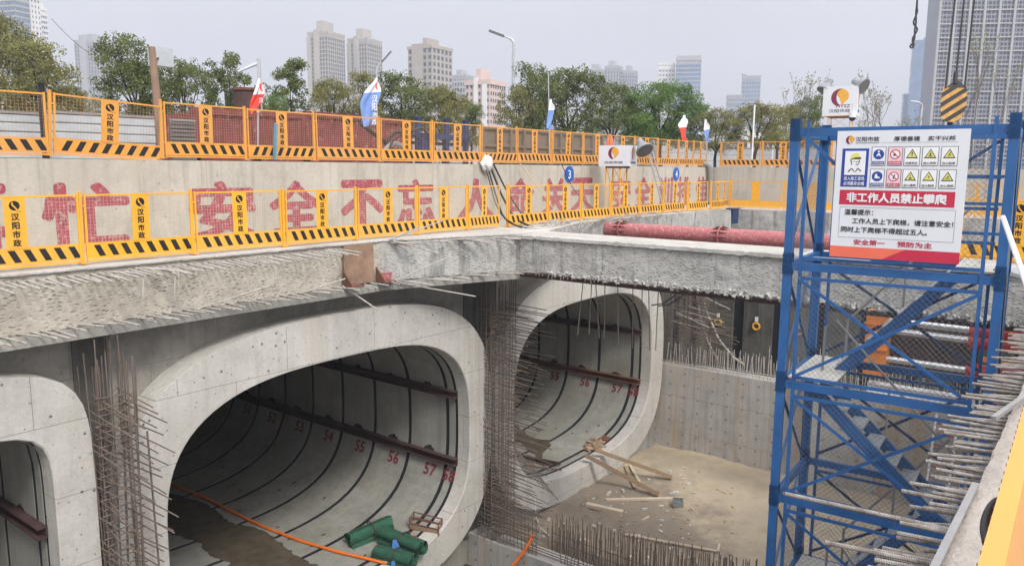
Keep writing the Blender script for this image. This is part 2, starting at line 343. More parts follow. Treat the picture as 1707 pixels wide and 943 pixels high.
# ---------------------------------------------------------------- mesh helpers
class MB:
    def __init__(s): s.v = []; s.f = []; s.mi = []
    def add(s, vs, fs, mi=0):
        o = len(s.v); s.v += [tuple(v) for v in vs]
        for f in fs: s.f.append(tuple(i + o for i in f)); s.mi.append(mi)
        return s
    def box(s, c, size, mi=0, R=None):
        x, y, z = (k / 2 for k in size); c = Vector(c)
        vs = [Vector((a, b, d)) for a in (-x, x) for b in (-y, y) for d in (-z, z)]
        vs = [(R @ v if R else v) + c for v in vs]
        return s.add(vs, [(0, 1, 3, 2), (4, 6, 7, 5), (0, 4, 5, 1), (2, 3, 7, 6), (0, 2, 6, 4), (1, 5, 7, 3)], mi)
    def bar(s, a, b, w, h, mi=0, up=(0, 0, 1)):
        a = Vector(a); b = Vector(b); d = b - a; L = d.length
        if L < 1e-6: return s
        d.normalize(); u = Vector(up)
        if abs(d.dot(u)) > .98: u = Vector((1, 0, 0))
        sd = d.cross(u).normalized(); u = sd.cross(d)
        return s.box((a + b) / 2, (L, w, h), mi, Matrix((d, sd, u)).transposed())
    def tube(s, a, b, r, n=6, mi=0, r2=None, cap=True):
        a = Vector(a); b = Vector(b); d = b - a
        if d.length < 1e-6: return s
        d.normalize(); u = Vector((0, 0, 1)) if abs(d.z) < .95 else Vector((1, 0, 0))
        x = d.cross(u).normalized(); y = x.cross(d)
        r2 = r if r2 is None else r2
        vs = []
        for p, rr in ((a, r), (b, r2)):
            vs += [p + x * math.cos(2 * PI * k / n) * rr + y * math.sin(2 * PI * k / n) * rr for k in range(n)]
        fs = [(k, n + k, n + (k + 1) % n, (k + 1) % n) for k in range(n)]
        if cap: fs += [tuple(range(n)), tuple(range(2 * n - 1, n - 1, -1))]
        return s.add(vs, fs, mi)
    def path(s, pts, r, n=6, mi=0, r1=None, closed=False):
        pts = [Vector(p) for p in pts]; N = len(pts); vs = []; x = None
        for i, p in enumerate(pts):
            d = (pts[min(i + 1, N - 1)] - pts[max(i - 1, 0)])
            if closed: d = pts[(i + 1) % N] - pts[i - 1]
            d.normalize()
            if x is None:
                u = Vector((0, 0, 1)) if abs(d.z) < .9 else Vector((1, 0, 0)); x = d.cross(u).normalized()
            else: x = (x - d * x.dot(d)).normalized()
            y = d.cross(x); rr = r if r1 is None else r + (r1 - r) * i / (N - 1)
            vs += [p + x * math.cos(2 * PI * k / n) * rr + y * math.sin(2 * PI * k / n) * rr for k in range(n)]
        fs = []
        for i in range(N if closed else N - 1):
            j = (i + 1) % N
            fs += [(i * n + k, i * n + (k + 1) % n, j * n + (k + 1) % n, j * n + k) for k in range(n)]
        if not closed: fs += [tuple(range(n - 1, -1, -1)), tuple((N - 1) * n + k for k in range(n))]
        return s.add(vs, fs, mi)
    def poly(s, pts, mi=0): return s.add(pts, [tuple(range(len(pts)))], mi)
    def prism(s, pts, d, mi=0):
        pts = [Vector(p) for p in pts]; d = Vector(d); n = len(pts)
        return s.add(pts + [p + d for p in pts], [tuple(range(n - 1, -1, -1)), tuple(range(n, 2 * n))] + [(k, (k + 1) % n, n + (k + 1) % n, n + k) for k in range(n)], mi)
    def flat(s, vf, T, mi=0):
        return s.add([T @ Vector((*v, 0)[:3]) for v in vf[0]], vf[1], mi)
    def grid(s, fn, nu, nv, mi=0, closed_u=False):
        vs = [fn(i / nu, j / nv) for j in range(nv + 1) for i in range(nu + (0 if closed_u else 1))]
        w_ = nu if closed_u else nu + 1
        fs = [(j * w_ + i, j * w_ + (i + 1) % w_, (j + 1) * w_ + (i + 1) % w_, (j + 1) * w_ + i) for j in range(nv) for i in range(nu)]
        return s.add(vs, fs, mi)
    def build(s, name, mats, parent=None, smooth=False, origin=None):
        vs = s.v
        if parent is not None: o = worg(parent)
        elif origin is not None: o = Vector(origin)
        else:
            a = np.array(vs); lo = a.min(0); hi = a.max(0); o = Vector(((lo[0] + hi[0]) / 2, (lo[1] + hi[1]) / 2, lo[2]))
        me = bpy.data.meshes.new(name)
        me.from_pydata([(v[0] - o.x, v[1] - o.y, v[2] - o.z) for v in vs], [], s.f)
        for mt in (mats if isinstance(mats, (list, tuple)) else [mats]): me.materials.append(mt)
        if any(s.mi): me.polygons.foreach_set('material_index', s.mi)
        if smooth: me.polygons.foreach_set('use_smooth', [True] * len(s.f))
        me.update()
        ob = bpy.data.objects.new(name, me); COL.objects.link(ob)
        if parent is not None: ob.parent = parent
        else: ob.location = o
        return ob
def worg(o):
    v = Vector((0, 0, 0))
    while o is not None: v = v + o.location; o = o.parent
    return v
def tag(o, label=None, cat=None, group=None, kind=None):
    if label: o['label'] = label
    if cat: o['category'] = cat
    if group: o['group'] = group
    if kind: o['kind'] = kind
    return o
def thing(name, label, cat, loc=(0, 0, 0), rz=0, group=None):
    o = bpy.data.objects.new(name, None); COL.objects.link(o); o.empty_display_size = .2
    o.location = loc; o.rotation_euler = (0, 0, rz)
    return tag(o, label, cat, group)
def kids(o): return [c for c in list(o.children)]
def dup(o, parent=None):
    c = o.copy(); COL.objects.link(c)
    if parent is not None: c.parent = parent
    for k in kids(o): dup(k, c)
    return c
def bars(parent, segs, mat, r, name='rebar', n=6):
    """segs: list of point lists; the 100 that show largest are parts, the rest one part of kind stuff"""
    def size(p):
        a = Vector(p[0]); b = Vector(p[-1]); d = ((a + b) / 2 - EYE).length
        return -(b - a).length / d
    segs = sorted(segs, key=size)
    for p in segs[:100]: MB().path(p, r, n).build(name, mat, parent)
    if len(segs) > 100:
        mb = MB()
        for p in segs[100:]: mb.path(p, r, n)
        tag(mb.build(name, mat, parent), kind='stuff')
def nz(p, s=1.0): return noise.noise(Vector(p) * s)

# lettering (flat meshes of the built-in font)
_tc = {}
def text_vf(s, size=1.0, bold=0.0, align='CENTER'):
    k = (s, size, bold, align)
    if k in _tc: return _tc[k]
    cu = bpy.data.curves.new('lettering', 'FONT'); cu.body = s; cu.size = size
    cu.align_x = align; cu.align_y = 'CENTER'; cu.resolution_u = 2; cu.fill_mode = 'FRONT'
    ob = bpy.data.objects.new('lettering', cu); COL.objects.link(ob)
    dg = bpy.context.evaluated_depsgraph_get(); ev = ob.evaluated_get(dg); me = ev.to_mesh()
    vs = [(v.co.x, v.co.y) for v in me.vertices]; fs = [tuple(p.vertices) for p in me.polygons]
    ev.to_mesh_clear(); bpy.data.objects.remove(ob); bpy.data.curves.remove(cu)
    if bold:         # heavier strokes: the same faces again, shifted and a hair apart in depth
        base, bf, n = vs, fs, len(vs); vs, fs = [], []
        for q, (dx, dy) in enumerate(((-1, 0), (1, 0), (0, 1), (0, -1), (.7, .7), (-.7, .7), (.7, -.7), (-.7, -.7))):
            vs += [(x + dx * bold * .5, y + dy * bold * .5, .0004 * q) for x, y in base]; fs += [tuple(i + n * q for i in f) for f in bf]
    _tc[k] = (vs, fs); return _tc[k]
def fit(vf, w, h):
    """scale a lettering into a w x h box centred on 0"""
    a = np.array(vf[0]); lo = a.min(0); hi = a.max(0); c = (lo + hi) / 2
    return ([((v[0] - c[0]) * w / (hi[0] - lo[0]), (v[1] - c[1]) * h / (hi[1] - lo[1]), *v[2:]) for v in vf[0]], vf[1])
def fith(vf, h):
    a = np.array(vf[0]); lo = a.min(0); hi = a.max(0)
    return fit(vf, (hi[0] - lo[0]) * h / (hi[1] - lo[1]), h)
def frame(o, right, up):
    r = Vector(right).normalized(); u = Vector(up).normalized(); n = r.cross(u)
    T = Matrix((r, u, n)).transposed().to_4x4(); T.translation = Vector(o); return T
def disc(r, n=24, a0=0, a1=2 * PI):
    return ([(r * math.cos(a0 + (a1 - a0) * k / n), r * math.sin(a0 + (a1 - a0) * k / n)) for k in range(n + (0 if a1 - a0 >= 2 * PI - 1e-6 else 1))],)
def mkpoly(pts): return (list(pts), [tuple(range(len(pts)))])
def logo_vf(r):
    """round emblem: a crescent on the left, a full drop on the right, a curved white gap between"""
    cres = []
    for k in range(15): a = PI * (.42 + 1.0 * k / 14); cres.append((r * math.cos(a), r * math.sin(a)))
    for k in range(15): a = PI * (1.42 - 1.0 * k / 14); cres.append((r * .16 + r * .80 * math.cos(a) * .72, r * .03 + r * .90 * math.sin(a)))
    drop = []
    for k in range(22): a = PI * (-.32 + 1.12 * k / 21); drop.append((r * .22 + r * .70 * math.cos(a), r * .18 + r * .74 * math.sin(a)))
    drop += [(-r * .32, r * .20), (-r * .06, -r * .10), (r * .10, -r * .55), (r * .22, -r * .86)]
    return mkpoly(cres), mkpoly(drop)

def superell(a, b, n, N=96):
    out = []
    for k in range(N):
        t_ = 2 * PI * k / N; c, s_ = math.cos(t_), math.sin(t_)
        q = (abs(c) ** n + abs(s_) ** n) ** (-1 / n)
        out.append((a * q * c, b * q * s_))
    return out

# ---------------------------------------------------------------- setting: ground, deck, pit floor
def struct(o): o['kind'] = 'structure'; return o
WALL_Y, WALL_TOP, END_X = 17.1, 1.93, 39.3
mb = MB()
hx0, hx1, hy0, hy1 = -30, END_X + .45, -8.4, WALL_Y + .45
GX0, GY0, GX1, GY1 = -415, -415, 1075, 1075
for (x0, y0, x1, y1) in ((GX0, GY0, GX1, hy0), (GX0, hy1, GX1, GY1), (GX0, hy0, hx0, hy1), (hx1, hy0, GX1, hy1)):
    mb.poly([(x0, y0, WALL_TOP - .012), (x1, y0, WALL_TOP - .012), (x1, y1, WALL_TOP - .012), (x0, y1, WALL_TOP - .012)])
struct(mb.build('ground', M['ground'], origin=(0, 0, 0)))
# working deck behind the photographer, level with the crown beam
mb = MB(); mb.box((4.65, -4.6, -.35), (69.3, 7.5, .70)); mb.box((4.65, -8.2, .6), (69.3, .38, 2.6))
struct(mb.build('working_deck', M['deck']))

FL = -9.75
def floor_z(x, y):
    z = FL + .10 * nz((x * .5, y * .5, 1)) + .05 * nz((x * 1.9, y * 1.9, 4))
    mud_ = max(0, 1 - math.hypot(x - 20.5, (y - 12.6)) / 4.5)
    z += mud_ * (.10 * nz((x * 3.1, y * 3.1, 2)) + .06 * nz((x * 7, y * 7, 9)))
    z += .10 * math.exp(-((x - 22.5) ** 2 / 14 + (y - 13.4) ** 2 / 2.0))
    z += .10 * math.exp(-((x - 27) ** 2 / 4 + (y - 12) ** 2 / 12))
    return z
mb = MB(); mb.grid(lambda u, v: (17.85 + u * 20.8, -1.2 + v * 15.7, floor_z(17.85 + u * 20.8, -1.2 + v * 15.7)), 200, 150)
struct(mb.build('pit_sand', M['sand'], smooth=True))
mb = MB(); mb.box((-4, 6.6, -11.2), (42.3, 16.6, .5)); struct(mb.build('pit_base_slab', M['headwall']))
mb = MB(); mb.poly([(-6, -1.4, -10.35), (17.15, -1.4, -10.35), (17.15, 14.9, -10.35), (-6, 14.9, -10.35)])
struct(mb.build('pit_water', M['water']))

# ---------------------------------------------------------------- retaining walls (painted slogan)
rw = thing('retaining_wall', 'long pale concrete retaining wall painted with a red safety slogan', 'wall', (10, WALL_Y, 0))
mb = MB(); mb.box((END_X / 2 - 14.8, WALL_Y + .22, (WALL_TOP - .3) / 2 - .02), (END_X + 30, .44, WALL_TOP + .30))
mb.build('wall', M['wall'], rw)
CH = '再忙安全不忘人命关天安全训排佳'
CX = [(4.35, 6.15), (6.68, 8.48), (9.85, 11.65), (12.05, 13.72), (14.37, 16.01), (16.54, 18.19), (19.25, 21.2), (21.85, 23.55), (24.05, 25.8), (26.0, 27.75), (29.05, 30.85), (31.2, 32.85), (33.45, 35.0), (35.5, 37.0), (37.6, 39.0)]
for c, (a, b) in zip(CH, CX):
    vf = fit(text_vf(c, 1.5, .10), b - a, 1.42)
    MB().flat(vf, frame(((a + b) / 2, WALL_Y - .004, .72), (1, 0, 0), (0, 0, 1))).build('painted_character', M['wallred'], rw)
ew = thing('retaining_wall', 'plain concrete retaining wall closing the far end of the pit', 'wall', (END_X, 8, 0))
MB().box((END_X + .22, 4.3, WALL_TOP / 2 - .17), (.44, 25.5, WALL_TOP + .30)).build('wall', M['wall'], ew)

# ---------------------------------------------------------------- crown beam with chiselled face
def rough(mb, pts, z0, z1, step, amp, mi=0, seed=0, ragged=0.0, nrm=None):
    """a roughly chiselled face along a plan polyline"""
    P = [Vector((*p, 0)) for p in pts]; L = [0]
    for a, b in zip(P, P[1:]): L.append(L[-1] + (b - a).length)
    nu = int(L[-1] / step); nv = int((z1 - z0) / step)
    def at(s_):
        for i in range(len(P) - 1):
            if s_ <= L[i + 1] or i == len(P) - 2:
                t_ = (s_ - L[i]) / (L[i + 1] - L[i]); d = (P[i + 1] - P[i]).normalized()
                return P[i].lerp(P[i + 1], t_), Vector((d.y, -d.x, 0))
    def fn(u, v):
        p, n = at(u * L[-1]); z = z0 + (z1 - z0) * v
        q = (p.x * 1.0 + seed, p.y, z)
        edge = min(1, 6 * min(v, 1 - v))
        o = amp * (nz(q, 9) * .8 + nz(q, 3.3) * .7) * (.35 + .65 * edge)
        if v == 0: z += ragged * nz(q, 6)
        return (p.x + n.x * o, p.y + n.y * o, z)
    mb.grid(fn, nu, nv, mi)
cb = thing('crown_beam', 'long concrete crown beam with chiselled face under the painted wall', 'beam', (10, 14.2, -1))
FACE = [(-8, 14.2), (13.2, 14.25), (17.0, 12.95)]
mb = MB()
mb.prism([(-8, 14.235, -1.0), (13.2, 14.285, -1.0), (17.0, 13.0, -1.0), (18.6, 13.0, -1.0), (22.2, 14.25, -1.0), (38.2, 14.25, -1.0), (38.2, 17.08, -1.0), (-8, 17.08, -1.0)], (0, 0, .99))
mb.build('beam_body', M['deck'], cb)
mb = MB(); rough(mb, [(-8, 14.2), (13.2, 14.25)], -1.02, -.03, .06, .016, seed=2); mb.build('chiselled_face', M['chisel'], cb, smooth=True)
mb = MB(); rough(mb, [(13.2, 14.25), (17.0, 12.95)], -1.0, -.03, .06, .013, seed=5); mb.build('haunch_face', M['chisel_grey'], cb, smooth=True)
mb = MB(); rough(mb, [(18.6, 12.95), (22.2, 14.22), (38.2, 14.22)], -1.0, -.03, .09, .025, seed=8); mb.build('chiselled_face', M['chisel_grey'], cb, smooth=True)
mb = MB()      # formwork ledge under the face
mb.prism([(-8, 14.06, -1.22), (13.2, 14.11, -1.22), (17.05, 12.78, -1.22), (17.05, 13.1, -1.22), (13.2, 14.5, -1.22), (-8, 14.5, -1.22)], (0, 0, .19))
mb.build('formwork_ledge', M['form'], cb)
mb = MB()      # mortar lip along the top edge
for k in range(150):
    x = -7 + k * .137
    if x > 13.2: break
    y = 14.2 + .002 * x
    mb.box((x, y + .03 + .01 * nz((x * 3, 0, 0)), -.004), (.15, .12 + .05 * nz((x * 4, 1, 0)), .034 + .012 * nz((x * 5, 2, 1))))
d_ = Vector((3.8, -1.3, 0)).normalized()
for k in range(29):
    p = Vector((13.2, 14.25, -.004)) + d_ * k * .138
    mb.box(p + Vector((.0, .03, 0)), (.15, .10 + .04 * nz((p.x * 4, 1, 0)), .03), 0, Matrix.Rotation(math.atan2(d_.y, d_.x), 3, 'Z'))
mb.build('mortar_lip', M['crust'], cb)
# rusty joint plate with brackets
jp = MB(); jp.box((12.42, 14.17, -.50), (.92, .05, .94)).build('joint_plate', M['joint'], cb)
mb = MB()
for x in (11.92, 12.95):
    mb.prism([(x - .02, 14.14, -.62), (x - .02, 14.14, -.95), (x - .02, 13.78, -.95)], (.04, 0, 0)); mb.box((x + .14, 13.95, -.96), (.36, .36, .03))
mb.build('bracket', M['rust'], cb)
MB().box((13.2, 14.05, -.9), (.32, .08, .26)).build('bracket', M['redpipe'], cb)
# protruding reinforcement
sg = []
x = 4.2
while x < 13.0:
    if not 11.9 < x < 13.0:
        L = rnd.uniform(.62, .82) if rnd.random() < .85 else rnd.uniform(.25, .9); dx = rnd.uniform(.02, .10); y = 14.2 + .002 * x
        sg.append([(x, y + .1, -.10), (x + dx, y - L, -.10 - rnd.uniform(.05, .13) * L)])
    x += rnd.uniform(.12, .17)
for x in (6.55, 7.15, 7.22):
    sg.append([(x, 14.3, -.10), (x + .30, 13.75, -.11), (x + .36, 13.66, -.14), (x + .37, 13.63, -.24), (x + .33, 13.62, -.55)])
x = 4.2
while x < 13.0:
    L = rnd.uniform(.4, .6); dx = rnd.uniform(.10, .24); y = 14.2
    sg.append([(x, y + .1, -.98), (x + dx, y - L, -.98 - rnd.uniform(-.02, .10))])
    x += rnd.uniform(.12, .26)
for k in range(46):       # haunch: bars lying almost along the beam
    t_ = rnd.uniform(0, 1); p = Vector((13.3, 14.2, 0)).lerp(Vector((17, 12.95, 0)), t_)
    top = k % 2 == 0
    z = -.06 if top else -1.02
    a = rnd.uniform(-.25, .75); L = rnd.uniform(.4, 1.15)
    d = Vector((math.sin(a) * .9, -math.cos(a), rnd.uniform(-.10, .06)))
    sg.append([p + Vector((0, .08, z)), p + d * L + Vector((0, 0, z))])
for (a, b) in (((8.15, 14.1, -1.0), (9.45, 13.5, -.62)), ((10.7, 14.1, -.98), (11.6, 13.7, -.72)), ((13.3, 14.0, -1.02), (14.7, 13.3, -.45)), ((13.35, 14.1, .02), (15.1, 13.9, .42)), ((13.35, 14.1, .02), (14.1, 13.75, .32)),
               ((13.5, 14.0, -1.05), (15.0, 12.7, -1.45)), ((13.4, 14.0, .0), (14.2, 13.2, -.32)), ((11.85, 14.1, -.95), (12.3, 13.4, -1.5))): sg.append([a, b])
bars(cb, sg, M['rebar_pale'], .018)

# ---------------------------------------------------------------- first concrete strut
st = thing('concrete_strut', 'grey concrete strut crossing the pit from the crown beam', 'beam', (17.8, 6, -1))
mb = MB(); mb.box((17.83, 6.5, -.50), (1.56, 12.95, .96)); mb.build('strut_body', M['deck'], st)
mb = MB(); rough(mb, [(17.0, 12.95), (17.0, .1)], -.99, -.10, .05, .022, seed=13, ragged=.03); mb.build('chiselled_face', M['chisel_grey'], st, smooth=True)
mb = MB(); mb.box((16.985, 6.5, -1.04), (.10, 12.9, .025)); mb.box((17.02, 6.5, -1.10), (.02, 12.9, .10)); mb.build('edge_angle', M['rust_dark'], st)
mb = MB()
for k in range(210):
    y = .15 + k * .061
    if y > 12.9: break
    mb.box((17.0 - .015 + .015 * nz((y * 4, 3, 0)), y, -.055 + .015 * nz((y * 5, 9, 0))), (.10 + .05 * nz((y * 7, 1, 0)), .075, .085 + .05 * nz((y * 6, 5, 0))), 0, Matrix.Rotation(.25 * nz((y * 9, 2, 2)), 3, 'X'))
mb.build('mortar_lip', M['crust'], st)
mb = MB()
for k in range(420):
    y = rnd.uniform(.3, 11.8); s_ = rnd.uniform(.025, .085)
    mb.box((17.0 - rnd.uniform(0, .07), y, -.98 + rnd.uniform(-.05, .05)), (s_, s_ * 1.4, s_ * .8), 0, Matrix.Rotation(rnd.uniform(0, 3), 3, (rnd.random(), rnd.random(), .5)))
tag(mb.build('crumbled_edge', M['chisel_grey'], st), kind='stuff')
sg = []
for k in range(22):
    y = 12.85 - k * .13 - rnd.uniform(0, .05); L = rnd.uniform(.3, .75)
    sg.append([(17.1, y, -1.0), (17.0 - L * .75, y - L * .6, -1.0 - rnd.uniform(0, .05))])
for y, L in ((11.0, 1.6), (10.75, 1.55), (10.5, 1.62), (10.3, 1.6), (9.85, 1.7), (9.45, 1.75), (9.2, 1.7), (9.0, 1.75), (8.8, 1.7), (8.35, 1.85), (8.12, 1.7), (7.9, 1.2), (7.35, .5)):
    sg.append([(17.3 + rnd.uniform(-.1, .2), y, -1.0), (17.3 + rnd.uniform(-.05, .15), y + rnd.uniform(-.06, .06), -1.0 - L)])
bars(st, sg, M['rebar'], .013)
mb = MB()
for dy in (0, .18): mb.path([(17.1, 8.05 - dy, -1.0), (17.0, 8.15 - dy, -1.2), (17.0, 8.45 - dy, -1.42), (17.0, 8.75 - dy, -1.5)], .016, 6)
mb.build('bent_cable', M['cable'], st)
# ---------------------------------------------------------------- headwall and the three tunnels
ZC, ZI = -5.70, -5.78
TUN = [dict(cx=.85, ao=5.3, no=8, ai=4.6, ni=11), dict(cx=12.05, ao=5.6, no=3, ai=4.6, ni=3.1), dict(cx=23.35, ao=5.6, no=3, ai=4.58, ni=3.1)]
RY0, RY1 = 14.30, 14.90
hw = thing('headwall', 'grey concrete headwall behind the tunnel mouths', 'wall', (12, RY1, -10))
def holed(mb, x0, x1, z0, z1, cx, cz, pts, y):
    N = len(pts); vs = []
    for (px_, pz_) in pts:
        k = 1e9
        if px_ > 1e-6: k = min(k, (x1 - cx) / px_)
        if px_ < -1e-6: k = min(k, (x0 - cx) / px_)
        if pz_ > 1e-6: k = min(k, (z1 - cz) / pz_)
        if pz_ < -1e-6: k = min(k, (z0 - cz) / pz_)
        vs.append((cx + px_ * k, y, cz + pz_ * k))
    inner = [(cx + a, y, cz + b) for a, b in pts]
    mb.add(vs + inner, [(k, (k + 1) % N, N + (k + 1) % N, N + k) for k in range(N)])
    for (xc, zc) in ((x0, z0), (x0, z1), (x1, z0), (x1, z1)):      # corner triangles
        a = math.atan2(zc - cz, xc - cx)
        ang = [math.atan2(p[1], p[0]) for p in pts]
        lo = max((q for q in range(N) if (a - ang[q]) % (2 * PI) < PI), key=lambda q: -((a - ang[q]) % (2 * PI)))
        mb.poly([vs[lo], (xc, y, zc), vs[(lo + 1) % N]])
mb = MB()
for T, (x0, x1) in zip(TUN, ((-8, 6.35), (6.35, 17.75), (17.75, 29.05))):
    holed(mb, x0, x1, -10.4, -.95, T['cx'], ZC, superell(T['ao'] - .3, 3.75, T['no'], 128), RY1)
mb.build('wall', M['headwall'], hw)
for x in (6.35, 17.75): MB().box((x, RY1 + .06, -9.6), (2.2, .08, 2.2)).build('footing', M['headwall'], hw)
MB().box((17.78, RY1 - .02, -5.4), (1.5, .03, 8.3)).build('dark_recess_plate', M['pilewall'], hw)  # flat dark plates on the headwall, coloured as the shade of open recesses
MB().box((6.45, RY1 - .02, -5.4), (.62, .03, 8.3)).build('dark_recess_plate', M['pilewall'], hw)

LAB = ['concrete tunnel mouth at the left edge with a chamfered box opening', 'widest concrete tunnel mouth, with rolls of green fabric inside', 'concrete tunnel mouth beyond the strut, with timber on its sill']
def tfloor(T, x): return ZI - 3.05 * (1 - min(1, abs((x - T['cx']) / T['ai'])) ** T['ni']) ** (1 / T['ni'])
def twall(T, z): return T['ai'] * (1 - min(1, abs((z - ZI) / 3.05)) ** T['ni']) ** (1 / T['ni'])
R5 = random.Random(31)
for ti, T in enumerate(TUN):
    cx = T['cx']
    tn = thing('tunnel', LAB[ti], 'tunnel', (cx, RY0, -9.75))
    N = 128
    po = superell(T['ao'], 4.05, T['no'], N); pi_ = superell(T['ai'], 3.05, T['ni'], N); pb = superell(T['ao'] * .999, 4.045, T['no'], N)
    loops = [[(cx + a, RY1 + .0, ZC + b) for a, b in po], [(cx + a, RY0 + .006, ZC + b) for a, b in po], [(cx + a * .999, RY0, ZC + b * .999) for a, b in po],
             [(cx + a * 1.006, RY0, ZI + b * 1.006) for a, b in pi_], [(cx + a, RY0 + .025, ZI + b) for a, b in pi_], [(cx + a, RY0 + .46, ZI + b) for a, b in pi_]]
    mb = MB(); vs = [v for l in loops for v in l]
    mb.add(vs, [(r * N + k, r * N + (k + 1) % N, (r + 1) * N + (k + 1) % N, (r + 1) * N + k) for r in range(5) for k in range(N)])
    mb.build('portal_ring', M['ring'], tn)
    # sleeve behind the joints, and an end plate painted black for the unlit depth
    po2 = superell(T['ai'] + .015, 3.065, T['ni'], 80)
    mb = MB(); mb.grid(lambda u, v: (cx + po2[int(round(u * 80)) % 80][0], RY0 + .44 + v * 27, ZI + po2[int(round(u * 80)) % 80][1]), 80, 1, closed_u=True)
    mb.poly([(cx + a, RY0 + 27.4, ZI + b) for a, b in po2]); mb.build('joint_seal_and_dark_end', M['dark'], tn)
    ys = [14.80, 15.18] + [15.18 + 1.58 * k for k in range(1, 17)]
    pin = superell(T['ai'], 3.05, T['ni'], 80)
    for k in range(len(ys) - 1):
        y0, y1 = ys[k] + .07, ys[k + 1] - .07
        mb = MB()
        rows = [(y0, 1.003), (y0, 1.0), (y1, 1.0), (y1, 1.003)]
        vs = [(cx + a * f, y, ZI + b * f) for y, f in rows for a, b in pin]
        mb.add(vs, [(r * 80 + q, r * 80 + (q + 1) % 80, (r + 1) * 80 + (q + 1) % 80, (r + 1) * 80 + q) for r in range(3) for q in range(80)])
        if k:                                               # burn marks over the steel channels
            for zb in (-4.70, -6.72):
                yc = (y0 + y1) / 2 + rnd.uniform(-.1, .1); pts = []
                for q in range(11):
                    yy = yc + .22 - .44 * q / 10; hgt = (.03 + .13 * math.sin(PI * q / 10)) * rnd.uniform(.45, 1.1)
                    pts.append((yy, zb + hgt))
                ring_ = [(cx + twall(T, z_) - .012, yy, z_) for yy, z_ in pts] + [(cx + twall(T, zb) - .012, pts[-1][0], zb), (cx + twall(T, zb) - .012, pts[0][0], zb)]
                mb.poly(ring_, 1)
            for q in range(3):                              # bolt pockets on the floor side
                xx = cx + T['ai'] * R5.uniform(.1, .75); yy = R5.uniform(y0 + .2, y1 - .2); zz = lambda x_: ZI - 3.05 * (1 - min(1, abs((x_ - cx) / T['ai'])) ** T['ni']) ** (1 / T['ni']) + .012
                mb.poly([(xx + .07 * math.cos(2 * PI * w_ / 8), yy + .035 * math.sin(2 * PI * w_ / 8), zz(xx + .07 * math.cos(2 * PI * w_ / 8))) for w_ in range(8)], 1)
        lr = mb.build('lining_ring', [M['lining'], M['soot']], tn, smooth=False)
        num = 58 - k
        if ti > 0 and num >= (50 if ti == 1 else 54):
            z = -7.27; xw = cx + twall(T, z) - .03
            up = Vector((cx + twall(T, z + .2) - (cx + twall(T, z - .2)), 0, .4)).normalized()
            vf = text_vf(str(num), .55, .02); vf = fith(vf, .36)
            yy = ys[k] + (.16 if k == 0 else .56)
            MB().flat(vf, frame((xw, yy, z), (0, -1, 0), up)).build('ring_number', M['numred'], lr)
    for zc_, mt in ((-4.77, M['rust_dark']), (-6.83, M['rust_dark'] if ti == 1 else M['rust'])):
        for s_ in ((1, -1) if ti == 1 else (1,)):
            x = cx + s_ * (twall(T, zc_) - .10)
            mb = MB(); y0, y1 = RY0 + .42, RY0 + 25
            mb.box((x + s_ * .07, (y0 + y1) / 2, zc_), (.03, y1 - y0, .19)); mb.box((x, (y0 + y1) / 2, zc_ + .10), (.17, y1 - y0, .025)); mb.box((x, (y0 + y1) / 2, zc_ - .10), (.17, y1 - y0, .025))
            mb.build('steel_channel', mt, tn)

def puddle(name, label, T, up, lo, grp=None):
    """thin water film following the tunnel floor between two measured edges"""
    A = [hit(px_, py_, 2, -8.80) for px_, py_ in up]; Bp = [hit(px_, py_, 2, -8.80) for px_, py_ in lo]
    def along(P, u):
        s_ = u * (len(P) - 1); i = min(int(s_), len(P) - 2); return P[i].lerp(P[i + 1], s_ - i)
    mb = MB()
    def fn(u, v):
        p = along(A, u).lerp(along(Bp, u), v)
        e = 1 if v in (0, 1) else 0
        x = p.x + e * .10 * nz((p.x * 5, p.y * 5, 7)); y = p.y + e * .10 * nz((p.x * 5, p.y * 5, 2))
        y = max(y, RY0 + .5) if T else y
        return (x, y, tfloor(T, x) + .012)
    mb.grid(fn, 70, 16)
    o = mb.build(name, M['wet']); o['kind'] = 'structure'; return o
puddle('puddle', '', TUN[1], [(240, 812), (290, 822), (345, 838), (375, 862), (392, 872), (425, 877), (452, 890), (470, 905), (495, 925), (540, 946), (560, 970)], [(240, 870), (283, 888), (325, 900), (333, 905), (336, 912), (360, 930), (385, 935), (380, 945), (400, 950), (430, 960), (470, 970)])
puddle('puddle', '', TUN[2], [(850, 700), (868, 715), (885, 728), (915, 733), (918, 742), (905, 750), (902, 765), (925, 770)], [(850, 735), (868, 738), (880, 750), (893, 758), (890, 766), (895, 772), (905, 776), (925, 776)])

